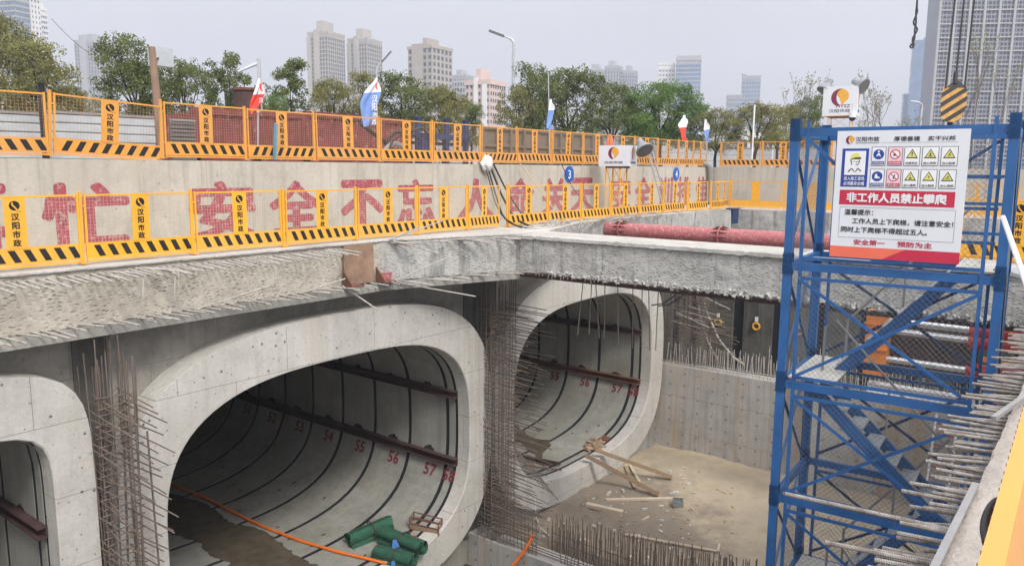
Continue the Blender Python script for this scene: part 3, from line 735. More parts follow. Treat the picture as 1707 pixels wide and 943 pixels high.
# ---------------------------------------------------------------- reinforcement cages between the tunnels
def cage(label, x0, x1, y0, y1, z0, z1, nx, rows, out, seed, mat, yaw=0):
    R = random.Random(seed)
    t = thing('rebar_cage', label, 'rebar cage', ((x0 + x1) / 2, y0, z0), 0, 'reinforcement cages')
    sg = []
    for i in range(nx):
        x = x0 + (x1 - x0) * i / (nx - 1)
        for y in (y0, (y0 + y1) / 2, y1):
            sg.append([(x + R.uniform(-.03, .03), y, z0), (x + R.uniform(-.06, .06), y + R.uniform(-.03, .03), (z0 + z1) / 2), (x + R.uniform(-.09, .09), y + R.uniform(-.05, .05), z1 - R.uniform(0, .7))])
    for k in range(rows):
        z = z0 + (z1 - 1.0 - z0) * k / rows
        sg.append([(x0 - R.uniform(0, .08), y0 - .02, z + R.uniform(-.04, .04)), (x1 + R.uniform(0, .08), y0 - .02, z + R.uniform(-.04, .04))])
        for x in (x0 + .05, x1 - .05):
            L = out * R.uniform(.55, 1.05); zz = z + R.uniform(-.03, .03)
            sg.append([(x + R.uniform(-.08, .08), y1, zz + .02), (x + R.uniform(-.10, .16), y0 - L, zz - R.uniform(-.02, .16) * L)])
    bars(t, sg, mat, .0125)
    return t
c1 = cage('rusty cage of upright and jutting bars between the left tunnel and the widest one', 6.15, 6.78, 14.0, 14.55, -10.3, -1.2, 6, 56, 1.25, 3, M['rebar'])
sg = [[(6.95, 13.55, -10.2), (6.80, 13.6, -3.0)], [(6.62, 13.85, -10.2), (6.60, 13.8, -1.7)], [(6.66, 13.82, -10.2), (6.70, 13.78, -1.6)], [(6.6, 13.9, -6.2), (7.4, 13.4, -9.9)]]
for s_ in sg: MB().path(s_, .018).build('long_bar', M['rebar'], c1)
c2 = cage('dense rusty cage of bars between the widest tunnel and the right tunnel', 17.25, 18.35, 13.95, 14.5, -9.4, -1.15, 8, 70, 1.35, 7, M['rebar'])
for k in range(5):
    x = 17.6 + .25 * k
    MB().path([(x, 13.6, -6.2 - .25 * k), (x + .2, 12.6, -7.4 - .2 * k)], .013).build('loose_bar', M['rebar'], c2)
for lab, q in (('thicker pale hose hanging in a curve before the pile wall', [(1168, 478), (1178, 520), (1198, 565), (1222, 595), (1240, 607)]), ('thinner pale hose hanging left of the thicker one', [(1160, 482), (1168, 530), (1180, 570), (1196, 600)])):
    pts = [hit(a, b, 0, 30.6) for a, b in q]; tag(MB().path([pts[0] + Vector((0, 0, .8))] + pts, .05 if 'thicker' in lab else .03, 8).build('hose', M['hosepale'], smooth=True), lab, 'hose')
c3 = cage('cage of thin bars hanging beside the right tunnel in front of the pile wall', 29.25, 30.6, 13.1, 14.4, -6.2, -1.3, 9, 26, 1.3, 9, M['rebar'])
R4 = random.Random(77)
for k in range(44):
    z = -1.4 - 3.4 * R4.random(); y = 14.3 - R4.random() * 1.2; L = R4.uniform(1.0, 2.3)
    MB().path([(29.2, y, z), (29.0 + R4.uniform(-.2, .2), y - L, z - R4.uniform(.15, .75) * L * .5)], .014).build('loose_bar', M['rebar_pale'] if k % 6 == 0 else M['rebar'], c3)

# kicker of the middle wall with its starter bars
kk = thing('wall_kicker', 'low concrete upstand with rows of rusty starter bars', 'upstand', (17.9, 8, -10.4))
MB().box((17.56, 8.06, -9.87), (.68, 13.62, 1.04)).build('upstand', M['newwall'], kk)
sg = []
y = 12.55
while y > 5.5:
    for xr, dz in ((18.25, -.10), (18.5, 0), (18.72, .02)):
        sg.append([(xr + rnd.uniform(-.03, .03), y, -9.9), (xr + rnd.uniform(-.06, .06), y + rnd.uniform(-.06, .06), -8.62 + dz + (12.4 - y) * .085 + rnd.uniform(-.16, .05))])
    if y < 11.5: sg.append([(17.45, y + .06, -9.36), (17.45 + rnd.uniform(-.05, .05), y + .06 + rnd.uniform(-.04, .04), -9.02 + rnd.uniform(-.08, .05))])
    y -= .105
for z in (-9.28, -9.2, -9.12): sg.append([(17.42, 12.8, z), (17.42, 5.5, z)])
for z in (-9.4, -9.15): sg.append([(18.5, 12.6, z), (18.5, 5.5, z)])
bars(kk, sg, M['rebar'], .0145, 'starter_bar')
rm = thing('rebar_mesh', 'upright rusty bar grid standing on the upstand by the cage', 'rebar mesh', (17.4, 13.3, -9.35))
for k in range(13): MB().tube((17.36, 14.0 - k * .135, -9.36), (17.36, 14.0 - k * .135 + .02, -8.22), .012).build('upright_bar', M['rebar'], rm)
for k in range(9): MB().tube((17.34, 14.05, -9.28 + k * .125), (17.34, 12.35, -9.28 + k * .125), .012).build('cross_bar', M['rebar'], rm)

# ---------------------------------------------------------------- new end wall with starter bars, pile wall behind
nw = thing('concrete_wall', 'new grey concrete wall with bars on top, right of the tunnels', 'wall', (29.3, 7, -10))
MB().box((29.35, 6.9, -8.2), (.7, 16.0, 3.98)).build('wall', M['newwall'], nw)
sg = []; y = 14.2
while y > 1.0:
    for x in (29.1, 29.6):
        sg.append([(x, y, -6.25), (x + rnd.uniform(-.05, .05), y + rnd.uniform(-.08, .08), -6.2 + (rnd.uniform(.65, .95) if rnd.random() < .88 else rnd.uniform(1.0, 1.5)))])
    y -= rnd.uniform(.11, .17)
for x in (29.1, 29.6): sg.append([(x, 14.2, -6.12), (x, 1, -6.12)])
bars(nw, sg, M['rebar_pale'], .015, 'starter_bar')
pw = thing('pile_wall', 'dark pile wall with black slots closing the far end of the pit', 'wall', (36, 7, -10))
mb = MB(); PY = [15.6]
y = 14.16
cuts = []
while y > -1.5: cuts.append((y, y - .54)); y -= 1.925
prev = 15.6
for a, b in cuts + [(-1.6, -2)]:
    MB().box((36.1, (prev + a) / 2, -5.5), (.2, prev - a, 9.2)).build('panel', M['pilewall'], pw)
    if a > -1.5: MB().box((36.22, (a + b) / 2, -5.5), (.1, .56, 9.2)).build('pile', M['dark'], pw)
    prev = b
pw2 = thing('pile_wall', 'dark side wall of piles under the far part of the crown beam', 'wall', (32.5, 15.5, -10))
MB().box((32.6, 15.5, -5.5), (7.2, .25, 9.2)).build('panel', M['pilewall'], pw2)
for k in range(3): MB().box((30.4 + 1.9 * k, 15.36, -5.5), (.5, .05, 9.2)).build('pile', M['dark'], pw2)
for i, (yy, zz) in enumerate(((14.86, -5.58), (12.95, -5.55), (10.95, -5.5))):
    t = thing('measuring_ring', ['yellow ring hung on the far pile wall beside the loose bars', 'yellow ring hung on the pile wall between two black slots', 'yellow ring hung on the pile wall behind the blue tower'][i], 'ring', (35.9, yy, zz), 0, 'rings hung on the pile wall')
    MB().path([(35.9, yy + .16 * math.cos(a * PI / 8), zz + .16 * math.sin(a * PI / 8)) for a in range(16)], .05, 6, closed=True).build('ring', M['gold'], t)
    MB().box((35.9, yy, zz + .34), (.05, .14, .22)).build('tag', M['white'], t)
    MB().tube((35.93, yy, zz + .4), (35.95, yy - .1, -1.3), .012).build('cord', M['cable'], t)
ec = thing('crown_beam', 'chiselled grey crown beam along the far end of the pit', 'beam', (37, 6, -1))
MB().box((37.28, 6.3, -.50), (4.0, 15.6, .97)).build('beam_body', M['deck'], ec)
mb = MB(); rough(mb, [(35.2, 14.1), (35.2, -1.0)], -1.0, -.03, .09, .03, seed=23, ragged=.03); mb.build('chiselled_face', M['chisel_grey'], ec, smooth=True)
mb = MB(); mb.box((35.24, 6.5, -1.05), (.2, 15, .08)); mb.build('edge_angle', M['rust_dark'], ec)
MB().box((21.4, 14.9, .05), (.5, .35, .14)).box((22.0, 14.95, .03), (.25, .25, .1)).build('rubble', M['crust'], cb)

# ---------------------------------------------------------------- pipe strut and hydraulic struts
ps = thing('pipe_strut', 'dusty red steel pipe strut lying beyond the concrete strut', 'pipe', (24.0, 8, -.6))
MB().tube((24.0, 14.25, -.33), (24.0, -.5, -.33), .26, 28).build('pipe', M['redpipe'], ps, smooth=False)
for yy in (13.6, 9.95, 5.2):
    mb = MB(); mb.tube((24.0, yy + .02, -.33), (24.0, yy - .02, -.33), .34, 24); mb.build('flange', M['redpipe'], ps)
    mb = MB()
    for k in range(12):
        a = 2 * PI * k / 12; c_, s_ = math.cos(a), math.sin(a)
        mb.prism([(24.0 + .255 * c_, yy - .02, -.33 + .255 * s_), (24.0 + .34 * c_, yy - .02, -.33 + .34 * s_), (24.0 + .255 * c_, yy - .32, -.33 + .255 * s_)], (.012 * -s_, 0, .012 * c_))
        mb.prism([(24.0 + .255 * c_, yy + .02, -.33 + .255 * s_), (24.0 + .34 * c_, yy + .02, -.33 + .34 * s_), (24.0 + .255 * c_, yy + .32, -.33 + .255 * s_)], (.012 * -s_, 0, .012 * c_))
    mb.build('stiffener', M['rust'], ps)
hz = thing('hydraulic_strut', 'orange and red hydraulic strut with bright rods behind the blue tower', 'strut', (25, 4, -4.4))
MB().box((25.1, 5.3, -3.35), (.5, .62, 1.95)).box((24.82, 5.3, -2.75), (.06, .7, .06)).box((24.82, 5.3, -3.5), (.06, .7, .06)).build('end_head', M['jackorange'], hz)
for zz in (-2.62, -2.92, -3.78):
    MB().tube((25, 5.0, zz), (25, 2.85, zz), .095, 16).build('piston_rod', M['chrome'], hz, smooth=False)
    mb = MB(); mb.tube((25, 2.85, zz), (25, .4, zz), .21, 18); mb.tube((25, 2.9, zz), (25, 2.7, zz), .25, 18); mb.build('cylinder', M['jackred'], hz)
MB().bar((24.7, 2.0, -2.3), (24.7, 1.1, -4.2), .12, .05).bar((24.72, 2.5, -3.35), (24.72, .8, -3.35), .05, .14).build('brace', M['jackorange'], hz)
MB().box((25.5, 3.9, -3.35), (.06, 2.4, 1.5)).build('back_plate', M['rust_dark'], hz)
wb = thing('steel_beam', 'white painted beam lying below the hydraulic strut', 'beam', (25.2, 3.6, -4.9))
MB().box((25.2, 3.2, -4.75), (.2, 4.6, .22)).box((25.2, 3.2, -4.62), (.34, 4.6, .03)).box((25.2, 3.2, -4.88), (.34, 4.6, .03)).build('beam', M['white'], wb)

# ladder standing on the pit floor
ld = thing('ladder', 'white and red steel ladder standing behind the blue tower', 'ladder', (27.5, 4.2, FL))
A0, A1 = Vector((26.6, 3.95, FL)), Vector((27.9, 3.95, -6.0)); o_ = Vector((0, -.62, 0))
for o2 in (Vector((0, 0, 0)), o_): MB().bar(A0 + o2, A1 + o2, .06, .09).build('rail', M['white'], ld)
for k in range(11):
    p = A0.lerp(A1, (k + .6) / 11.5); MB().tube(p, p + o_, .025).build('rung', M['jackred'], ld)

# ---------------------------------------------------------------- things lying in the pit and the tunnels
def onf(px_, py_, z): return hit(px_, py_, 2, z)
def lie(px_, py_):
    p = hit(px_, py_, 2, -9.5)
    for _ in range(4): p = hit(px_, py_, 2, floor_z(p.x, p.y))
    return p
for i, (s_, e_, lab) in enumerate((((976, 760), (1098, 828), 'longer brown steel channel leaning from the right tunnel sill to the sand'), ((992, 751), (1120, 799), 'brown steel channel leaning from the right tunnel sill, the one nearer the far wall'))):
    a = hit(*s_, 1, 14.42); a.z = max(a.z, -8.72); b = lie(*e_) + Vector((0, 0, .06))
    t = thing('steel_channel', lab, 'channel', b, 0, 'steel channels leaning on the sill')
    mb = MB(); mb.bar(a, b, .14, .02); mb.build('web', M['rust'], t)
    sd_ = (b - a).normalized().cross(Vector((0, 0, 1))).normalized()
    for q in (-1, 1): MB().bar(a + sd_ * .07 * q + Vector((0, 0, .04)), b + sd_ * .07 * q + Vector((0, 0, .04)), .02, .10).build('flange', M['wood'], t)
def plank(label, s_, e_, w_, h_, mt, name='plank', cat='plank', grp='timber lying on the pit sand', lift=0):
    a, b = lie(*s_), lie(*e_); a.z += h_ / 2 + lift; b.z += h_ / 2 + .01
    return tag(MB().bar(a, b, w_, h_).build(name, mt), label, cat, grp)
plank('long thin pale plank lying across the sand under the leaning channels', (1010, 834), (1138, 832), .12, .07, M['woodpale'])
plank('short thick pale timber with a dark strap on the sand', (977, 843), (1038, 857), .20, .12, M['woodpale'])
plank('small pale stick lying alone on the sand', (1070, 868), (1082, 862), .07, .05, M['woodpale'])
plank('short brown plank lying under the leaning channels, left one', (1042, 778), (1058, 815), .10, .06, M['wood'])
plank('short brown plank lying under the leaning channels, right one', (1050, 776), (1066, 805), .10, .06, M['woodpale'])
a, b, c = lie(1040, 892), lie(1196, 921), lie(1199, 909)
for q in (a, b, c): q.z += .05
t = MB().path([a, a.lerp(b, .5), b, b + Vector((.02, 0, 0)), c], .045, 8).build('bent_pipe', M['woodpale']); tag(t, 'pale pipe with a short hooked end lying on the sand', 'pipe')
p = lie(1130, 842); t = thing('crate', 'small open grey crate at the end of the long plank', 'crate', p, .5)
for (dx, dy, sx, sy) in ((.16, 0, .03, .34), (-.16, 0, .03, .34), (0, .16, .34, .03), (0, -.16, .34, .03)): MB().box(p + Vector((dx, dy, .12)), (sx, sy, .22)).build('side', M['lampgrey'], t)
MB().box(p + Vector((0, 0, .03)), (.3, .3, .03)).build('bottom', M['lampgrey'], t)
R2 = random.Random(5); mb = MB()
for k in range(90):       # scattered scraps, nobody could count them
    q = lie(R2.uniform(900, 1160), R2.uniform(775, 935))
    if q.x < 18.9 or q.y > 14: continue
    s_ = R2.uniform(.03, .10); mb.box(q + Vector((0, 0, s_ * .3)), (s_ * R2.uniform(.8, 3), s_, s_ * .6), 0, Matrix.Rotation(R2.uniform(0, 3), 3, 'Z'))
tag(mb.build('scrap', M['crust']), 'pale chips and scraps scattered over the muddy sand', 'scraps', None, 'stuff')
mb = MB()
for k in range(160):
    q = lie(R2.uniform(890, 1230), R2.uniform(785, 940))
    if q.x < 18.8 or q.y > 14.1: continue
    s_ = R2.uniform(.02, .06); mb.box(q + Vector((0, 0, .01)), (s_ * R2.uniform(1, 5), s_, s_ * .5), 0, Matrix.Rotation(R2.uniform(0, 3), 3, 'Z'))
tag(mb.build('twig_litter', M['wood']), 'brown twigs and litter strewn over the muddy sand', 'litter', None, 'stuff')
# timber and plates on the sill of the right tunnel
def sill(px_, py_): return hit(px_, py_, 2, -8.78)
t = tag(MB().bar(sill(1005, 736) + Vector((0, 0, .06)), sill(1032, 716) + Vector((0, 0, .06)), .32, .10).build('timber', M['rust']), 'reddish rotten board lying on the right tunnel floor', 'board')
mb = MB()
for k in range(26):
    q = sill(R2.uniform(975, 1012), R2.uniform(732, 750)); s_ = R2.uniform(.06, .18)
    mb.box(q + Vector((0, 0, s_ * .3)), (s_ * 2, s_, s_ * .7), 0, Matrix.Rotation(R2.uniform(0, 3), 3, (.2, .3, 1)))
tag(mb.build('rubble_heap', M['wood']), 'small heap of broken wood on the right tunnel sill', 'rubble', None, 'stuff')
for i, (s_, e_, lab) in enumerate((((870, 763), (934, 775), 'dark steel section lying inside the right tunnel by the cage'), ((872, 778), (936, 786), 'thin reddish bar lying on the edge of the right tunnel sill'))):
    a, b = sill(*s_), sill(*e_); a.y = max(a.y, 14.4); b.y = max(b.y, 14.4)
    tag(MB().bar(a + Vector((0, 0, .07)), b + Vector((0, 0, .07)), .10 if i == 0 else .04, .08 if i == 0 else .03).build('steel_section', M['rust_dark'] if i == 0 else M['rust']), lab, 'steel bar')
p0 = Vector((19.55, 14.25, -8.85))
mb = MB(); mb.path([sill(878, 778), p0, p0 + Vector((.25, -.05, -.05)), p0 + Vector((.3, -.1, -1.0)), (19.3, 13.6, -9.6), (18.9, 13.0, -9.5)], .012, 5)
tag(mb.build('cord', M['white']), 'thin white cord hanging over the right tunnel sill', 'cord')

T1 = TUN[1]
def fl1(px_, py_):
    p = hit(px_, py_, 2, -8.8)
    for _ in range(4): p = hit(px_, py_, 2, tfloor(T1, p.x))
    return p
def roll(label, s_, e_, r, lift=0):
    a, b = fl1(*s_), fl1(*e_); a.z += r * .92 + lift; b.z += r * .92 + lift
    d = (b - a).normalized(); x = d.cross(Vector((0, 0, 1))).normalized(); z = x.cross(d)
    t = thing('fabric_roll', label, 'fabric roll', (a + b) / 2 - Vector((0, 0, r)), 0, 'rolls of green fabric')
    sp = []
    for k in range(61):
        a_ = k / 60 * 2 * PI * 3.2; rr = r * (.30 + .70 * (k / 60)) * (1 + .03 * math.sin(a_ * 3)); sp.append((rr * math.cos(a_), rr * math.sin(a_) * .93))
    sp.append((r * 1.5 * math.cos(.9), -r * .95))
    mb = MB(); L = (b - a).length
    mb.grid(lambda u, v: a + d * (v * L + .03 * math.sin(u * 40)) + x * sp[int(round(u * 61))][0] * (1 + .03 * nz((u * 9, v * 4, r))) + z * sp[int(round(u * 61))][1], 61, 10)
    mb.build('roll', M['greenroll'], t, smooth=True)
    MB().path([a + d * L * .55 + x * r * 1.03 * math.cos(q * PI / 8) + z * r * .99 * math.sin(q * PI / 8) for q in range(16)], .018, 5, closed=True).build('tie', M['rust_dark'], t)
    return t
roll('dark green fabric roll lying apart, left of the other two', (580, 911), (650, 880), .24)
roll('pale green fabric roll lying on top of another roll', (638, 903), (706, 930), .235, .10)
roll('dark green fabric roll under the paler one', (628, 928), (690, 945), .22)
bk = thing('wire_basket', 'rusty open wire basket on the tunnel edge above the fabric rolls', 'basket', fl1(708, 888))
q = [fl1(683, 882), fl1(731, 893), fl1(737, 884), fl1(690, 872)]
mb = MB()
for h_ in (.03, .2, .36):
    for k in range(4): mb.tube(q[k] + Vector((0, 0, h_)), q[(k + 1) % 4] + Vector((0, 0, h_)), .018)
for k in range(4): mb.tube(q[k], q[k] + Vector((0, 0, .38)), .02)
mb.build('frame', M['rust'], bk)
mb = MB(); mb.bar((q[0] + q[1]) / 2 + Vector((0, 0, .12)), (q[0] + q[1]) / 2 + Vector((.01, .01, .12)), .9, .2)
mb = MB().add([q[0] + Vector((0, 0, .03)), q[1] + Vector((0, 0, .03)), q[1] + Vector((0, .01, .22)), q[0] + Vector((0, .01, .22))], [(0, 1, 2, 3)])
mb.prism([q[0] + Vector((0, 0, .03)), q[1] + Vector((0, 0, .03)), q[2] + Vector((0, 0, .03)), q[3] + Vector((0, 0, .03))], (0, 0, .02)); mb.build('side_sheet', M['wood'], bk)
p = fl1(693, 905); tag(MB().add([p + Vector((-.18, 0, .02)), p + Vector((.2, -.1, .02)), p + Vector((.15, .2, .14)), p + Vector((-.05, .05, .2))], [(0, 1, 2), (0, 2, 3), (0, 3, 1), (1, 3, 2)]).build('cloth', M['jackred']), 'small crumpled red cloth beside the green rolls', 'cloth')
hp = [fl1(*k) for k in ((270, 800), (296, 813), (340, 830), (390, 856), (440, 880), (500, 903), (560, 921), (640, 940), (700, 956))]
for k in hp: k.z += .05; k.y = max(k.y, 14.5)
pts = []
for a, b in zip(hp, hp[1:]): pts += [a.lerp(b, k / 6) for k in range(6)]
tag(MB().path(pts + [hp[-1]], .045, 8).build('hose', M['hoseorange'], smooth=True), 'orange hose running out along the floor of the widest tunnel', 'hose')
mb = MB(); a, b, c = fl1(658, 925), fl1(680, 950), fl1(655, 952)
mb.bar(a + Vector((0, 0, .45)), b + Vector((0, 0, .05)), .10, .015); mb.bar(a + Vector((0, 0, .45)), c + Vector((0, 0, .05)), .10, .015)
tag(mb.build('strap', M['strapblue']), 'blue strap draped over the stacked green rolls', 'strap')
a, b = hit(886, 898, 0, 17.3), hit(848, 948, 0, 16.9)
mb = MB(); pts = [a.lerp(b, k / 8) + Vector((0, 0, -.08 * math.sin(PI * k / 8))) for k in range(9)]; mb.path(pts, .05, 8)
mb.path([a + Vector((.1, 0, .05)), a + Vector((-.05, .02, .14)), a], .035, 6)
tag(mb.build('lifting_sling', M['hoseorange']), 'orange webbing sling hooked on the bar grid above the dark water', 'sling')
mb = MB(); c0 = hit(893, 880, 0, 17.5)
mb.path([c0 + Vector((0, .16 * math.cos(k * PI / 10), .40 * math.sin(k * PI / 10) - .1)) for k in range(20)], .012, 5, closed=True)
tag(mb.build('wire_loop', M['galv']), 'loose loop of pale wire hanging on the bar grid', 'wire')
# ---------------------------------------------------------------- mesh fence panels
PW = 2.1
def make_panel(name, label, mat, wire, slant=1, plate=True, stripes=True, post=True):
    """one panel in its own frame: x along the panel, y towards the back, z up; front faces -y"""
    t = thing(name, label, 'fence panel')
    H, KB = 1.24, .33
    mb = MB()
    for x in (.07, PW - .05): mb.box((x, 0, .05 + H / 2), (.034, .034, H - .04))
    for z in (H, .045): mb.box((PW / 2 + .01, 0, z), (PW - .09, .036, .034))
    mb.build('frame', mat, t)
    if post:
        mb = MB(); mb.box((0, .02, .64), (.052, .052, 1.28)); mb.box((0, .02, .008), (.14, .14, .016)); mb.box((.035, 0, 1.05), (.07, .02, .03)); mb.box((.035, 0, .35), (.07, .02, .03))
        mb.tube((0, .02, 1.28), (0, .02, 1.31), .035, 8); mb.build('post', mat, t)
    mb = MB(); mb.box((PW / 2 + .01, 0, .06 + KB / 2), (PW - .15, .012, KB - .03))
    if stripes:
        n = 8; p = (PW - .2) / n; w_ = p * .46; hh = .21; z0 = .06 + (KB - hh) / 2; off = .10 * slant
        for k in range(n):
            x = .12 + p * k + .06
            mb.poly([(x + max(0, off) * 1.0, -.0085, z0), (x + max(0, off) + w_, -.0085, z0), (x + max(0, -off) + w_, -.0085, z0 + hh), (x + max(0, -off), -.0085, z0 + hh)], 1)
    mb.build('kick_board', [mat, M['black']], t)
    mb = MB(); r = .0014
    x = .09
    while x < PW - .07: mb.bar((x, .004, KB + .04), (x, .004, H - .02), r * 2, r * 2, 0, (0, 1, 0)); x += .062
    z = KB + .06
    while z < H - .03: mb.bar((.09, .004, z), (PW - .07, .004, z), r * 2, r * 2); z += .062
    mb.build('wire_mesh', wire, t)
    if plate is not None:
        pl = MB().box((PW / 2, -.012, KB + .02 + (H - KB) / 2), (.33, .006, H - KB - .01)).build('sign_plate', mat, t)
        if plate:
            T = lambda x, z: frame((PW / 2 + x, -.0165, z), (1, 0, 0), (0, 0, 1))
            mb = MB(); mb.flat(mkpoly([(.082 * math.cos(k * PI / 14), .082 * math.sin(k * PI / 14)) for k in range(28)]), T(0, 1.09))
            mb.flat(mkpoly([(-.030, .062), (-.046, .034), (-.036, .000), (-.004, -.034), (.030, -.078), (.048, -.068), (.022, -.030), (-.008, .006), (-.022, .030), (-.018, .060)]), T(0, 1.09) @ Matrix.Translation((0, 0, .002)), 1)
            mb.flat(fith(text_vf('HYSZ', .05), .022), T(.06, .99)); mb.build('logo', [M['black'], mat], pl)
            mb = MB()
            for k, c in enumerate('汉阳市政'): mb.flat(fith(text_vf(c, .2, .014), .125), T(.0,   .90 - .148 * k))
            mb.build('lettering', M['black'], pl)
    return t
def put_panel(src, first, x, y, z, W, label, group, rz=0, lean=0):
    o = src if first else dup(src)
    o.location = (x, y, z); o.rotation_euler = (lean, 0, rz); o.scale = (W / PW, 1, 1)
    o['label'] = label; o['group'] = group
    return o
# lower row on the crown beam
LX = [2.15, 4.28, 6.43, 8.60, 10.78, 12.93, 15.07, 17.11]
lowlab = ['lower-row yellow fence panel cut off by the left edge of the photo', 'lower-row yellow fence panel before the painted 忙, left of the first bent bars', 'lower-row yellow fence panel between the painted 忙 and 安',
          'lower-row yellow fence panel before the painted 安', 'lower-row yellow fence panel before the painted 全', 'lower-row yellow fence panel before the painted 忘, above the rusty joint plate',
          'lower-row yellow fence panel with one extra upright, right of the painted 忘', 'narrow lower-row yellow fence panel before the painted 人']
LP = make_panel('fence_panel', 'x', M['yellow'], M['wire'])
FG1 = 'yellow fence panels of the lower row'
first = True
for i, x in enumerate(LX):
    W = (LX[i + 1] - x) if i + 1 < len(LX) else 1.5
    put_panel(LP, first, x, 14.78 + rnd.uniform(-.03, .03), rnd.uniform(0, .015), W, lowlab[i], FG1, lean=rnd.uniform(-.02, .025), rz=rnd.uniform(-.008, .008)); first = False
xs = 16.45
tag(MB().box((16.32, 14.78, .78), (.03, .03, .9)).build('upright_tube', M['yellow']), 'thin yellow upright standing inside a lower-row panel', 'tube')
LX2 = [18.95, 21.1, 23.12, 25.13, 27.35, 29.4, 31.4, 33.5, 34.9]
lowlab2 = ['lower-row yellow fence panel before the painted 命, right of the cable gap', 'lower-row yellow fence panel before the painted 关', 'lower-row yellow fence panel before the painted 天', 'lower-row yellow fence panel left of the small floodlight mast foot',
           'lower-row yellow fence panel before the second painted 安, behind the mast', 'lower-row yellow fence panel before the second painted 全', 'lower-row yellow fence panel under the leaning ladder foot', 'short lower-row yellow fence panel right of the leaning ladder']
for i in range(8):
    put_panel(LP, False, LX2[i], 14.76 - (.0 if i < 6 else .15 * (i - 5)), 0, LX2[i + 1] - LX2[i], lowlab2[i], FG1, lean=rnd.uniform(-.015, .015))
put_panel(LP, False, 34.95, 14.72, 0, 1.2, 'narrow last lower-row panel at the far corner', FG1)
EP = make_panel('fence_panel', 'x', M['yellow'], M['wire'], plate=False, stripes=False)
first = True
for i, lab in enumerate(['plain yellow end fence panel nearest the wall corner', 'plain yellow end fence panel just left of the blue tower', 'plain yellow end fence panel seen through the blue tower', 'plain yellow end fence panel right of the sign board', 'plain yellow end fence panel hidden mostly by the tower post']):
    put_panel(EP, first, 36.0, 14.6 - 2.55 * i, 0, 2.5, lab, 'plain yellow panels across the pit end', rz=-PI / 2); first = False
# upper row on the wall top
UP = make_panel('fence_panel', 'x', M['orange'], M['wire_red'])
UPR = make_panel('fence_panel', 'x', M['orange'], M['wire_red'], slant=-1)
FG2 = 'orange fence panels of the upper row'
UX = [4.6, 6.99, 9.36, 11.53, 13.66, 16.01, 18.24, 20.60, 22.66, 24.85, 27.02, 29.2, 31.33, 33.53, 35.69, 37.4, 39.1]
uplab = ['upper-row orange fence panel at the left edge before grey hoarding', 'upper-row orange fence panel leaning askew left of the wooden pole', 'upper-row orange fence panel right of the wooden pole, before the first red container', 'upper-row orange fence panel with the red flag at its left post',
         'upper-row orange fence panel before the red container with the white stick', 'upper-row orange fence panel before the black hoses', 'upper-row orange fence panel before the blue pipe rack', 'upper-row orange fence panel left part of the brown shutter, above the cables',
         'upper-row orange fence panel before the brown shutter middle', 'upper-row orange fence panel under the small blue flag', 'upper-row orange fence panel before the right end of the brown shutter', 'upper-row orange fence panel behind the small floodlight box',
         'upper-row orange fence panel beside the white floodlight head', 'upper-row orange fence panel with the ladder top against it', 'upper-row orange fence panel under the small red flag', 'upper-row orange fence panel before the wall corner', ]
f1 = f2 = True
for i in range(16):
    rev = i in (1, 3, 7, 13)
    if rev: o = put_panel(UPR, f2, UX[i], WALL_Y + .12, WALL_TOP + .01, UX[i + 1] - UX[i], uplab[i], FG2); f2 = False
    else: o = put_panel(UP, f1, UX[i], WALL_Y + .12 + rnd.uniform(-.03, .03), WALL_TOP + .01 + rnd.uniform(0, .015), UX[i + 1] - UX[i], uplab[i], FG2, lean=rnd.uniform(-.025, .03), rz=rnd.uniform(-.008, .008)); f1 = False
    if i == 1: o.rotation_euler = (.03, .05, 0); o.location.z += .03
for i, lab in enumerate(['orange end fence panel on the far wall nearest the corner', 'orange end fence panel on the far wall left of the blue tower', 'orange end fence panel on the far wall seen through the tower top', 'orange end fence panel on the far wall right of the sign board', 'orange end fence panel at the right edge behind the tower post']):
    put_panel(UP, False, END_X + .1, 16.6 - 2.2 * i, WALL_TOP + .01, 2.15, lab, 'orange panels along the far wall top', rz=-PI / 2)
# panels on the strut behind the tower
for i, (yy, lab) in enumerate(((4.66, 'yellow striped fence panel on the strut seen behind the sign board'), (2.52, 'yellow striped fence panel at the right edge with large black lettering'))):
    put_panel(LP, False, 18.4, yy, -.01, 2.1, lab, 'striped panels on the strut', rz=-PI / 2)

# ---------------------------------------------------------------- blue stair tower
TA = Vector((12.57, 4.07, 0)); TU = Vector((.06, -.998, 0)).normalized(); TV = Vector((.998, .06, 0)).normalized()
TW, TD = 2.9, 2.05
LV = [2.42, .32, -1.62, -3.58, -5.53, -7.48, FL]
def tp(u, v, z): return TA + TU * u + TV * v + Vector((0, 0, z))
tw = thing('stair_tower', 'blue steel scaffold stair tower with mesh sides standing in the pit', 'stair tower', tp(TW / 2, TD / 2, FL))
def tb(name, a, b, w_, h_, mt=None, up=(0, 0, 1), par=None): return MB().bar(tp(*a), tp(*b), w_, h_, 0, up).build(name, mt or M['blue'], par or tw)
UPT = tuple(TV)
for (u, v) in ((0, 0), (TW, 0), (0, TD), (TW, TD)):
    mb = MB(); mb.bar(tp(u, v, FL), tp(u, v, 2.55), .125, .125, 0, UPT)
    for z in LV[:-1]:
        for s_ in (-1, 1): mb.bar(tp(u, v, z - .17), tp(u, v, z + .17), .14, .14, 0, UPT)
    post = mb.build('post', M['blue'], tw)
    mb = MB()
    for z in LV[:-1]:
        for dz in (-.11, -.04, .06, .12): mb.tube(tp(u, v - .075, z + dz), tp(u, v - .092, z + dz), .013, 6); mb.tube(tp(u - .075, v, z + dz), tp(u - .092, v, z + dz), .013, 6)
    mb.build('bolts', M['blue_dark'], post)
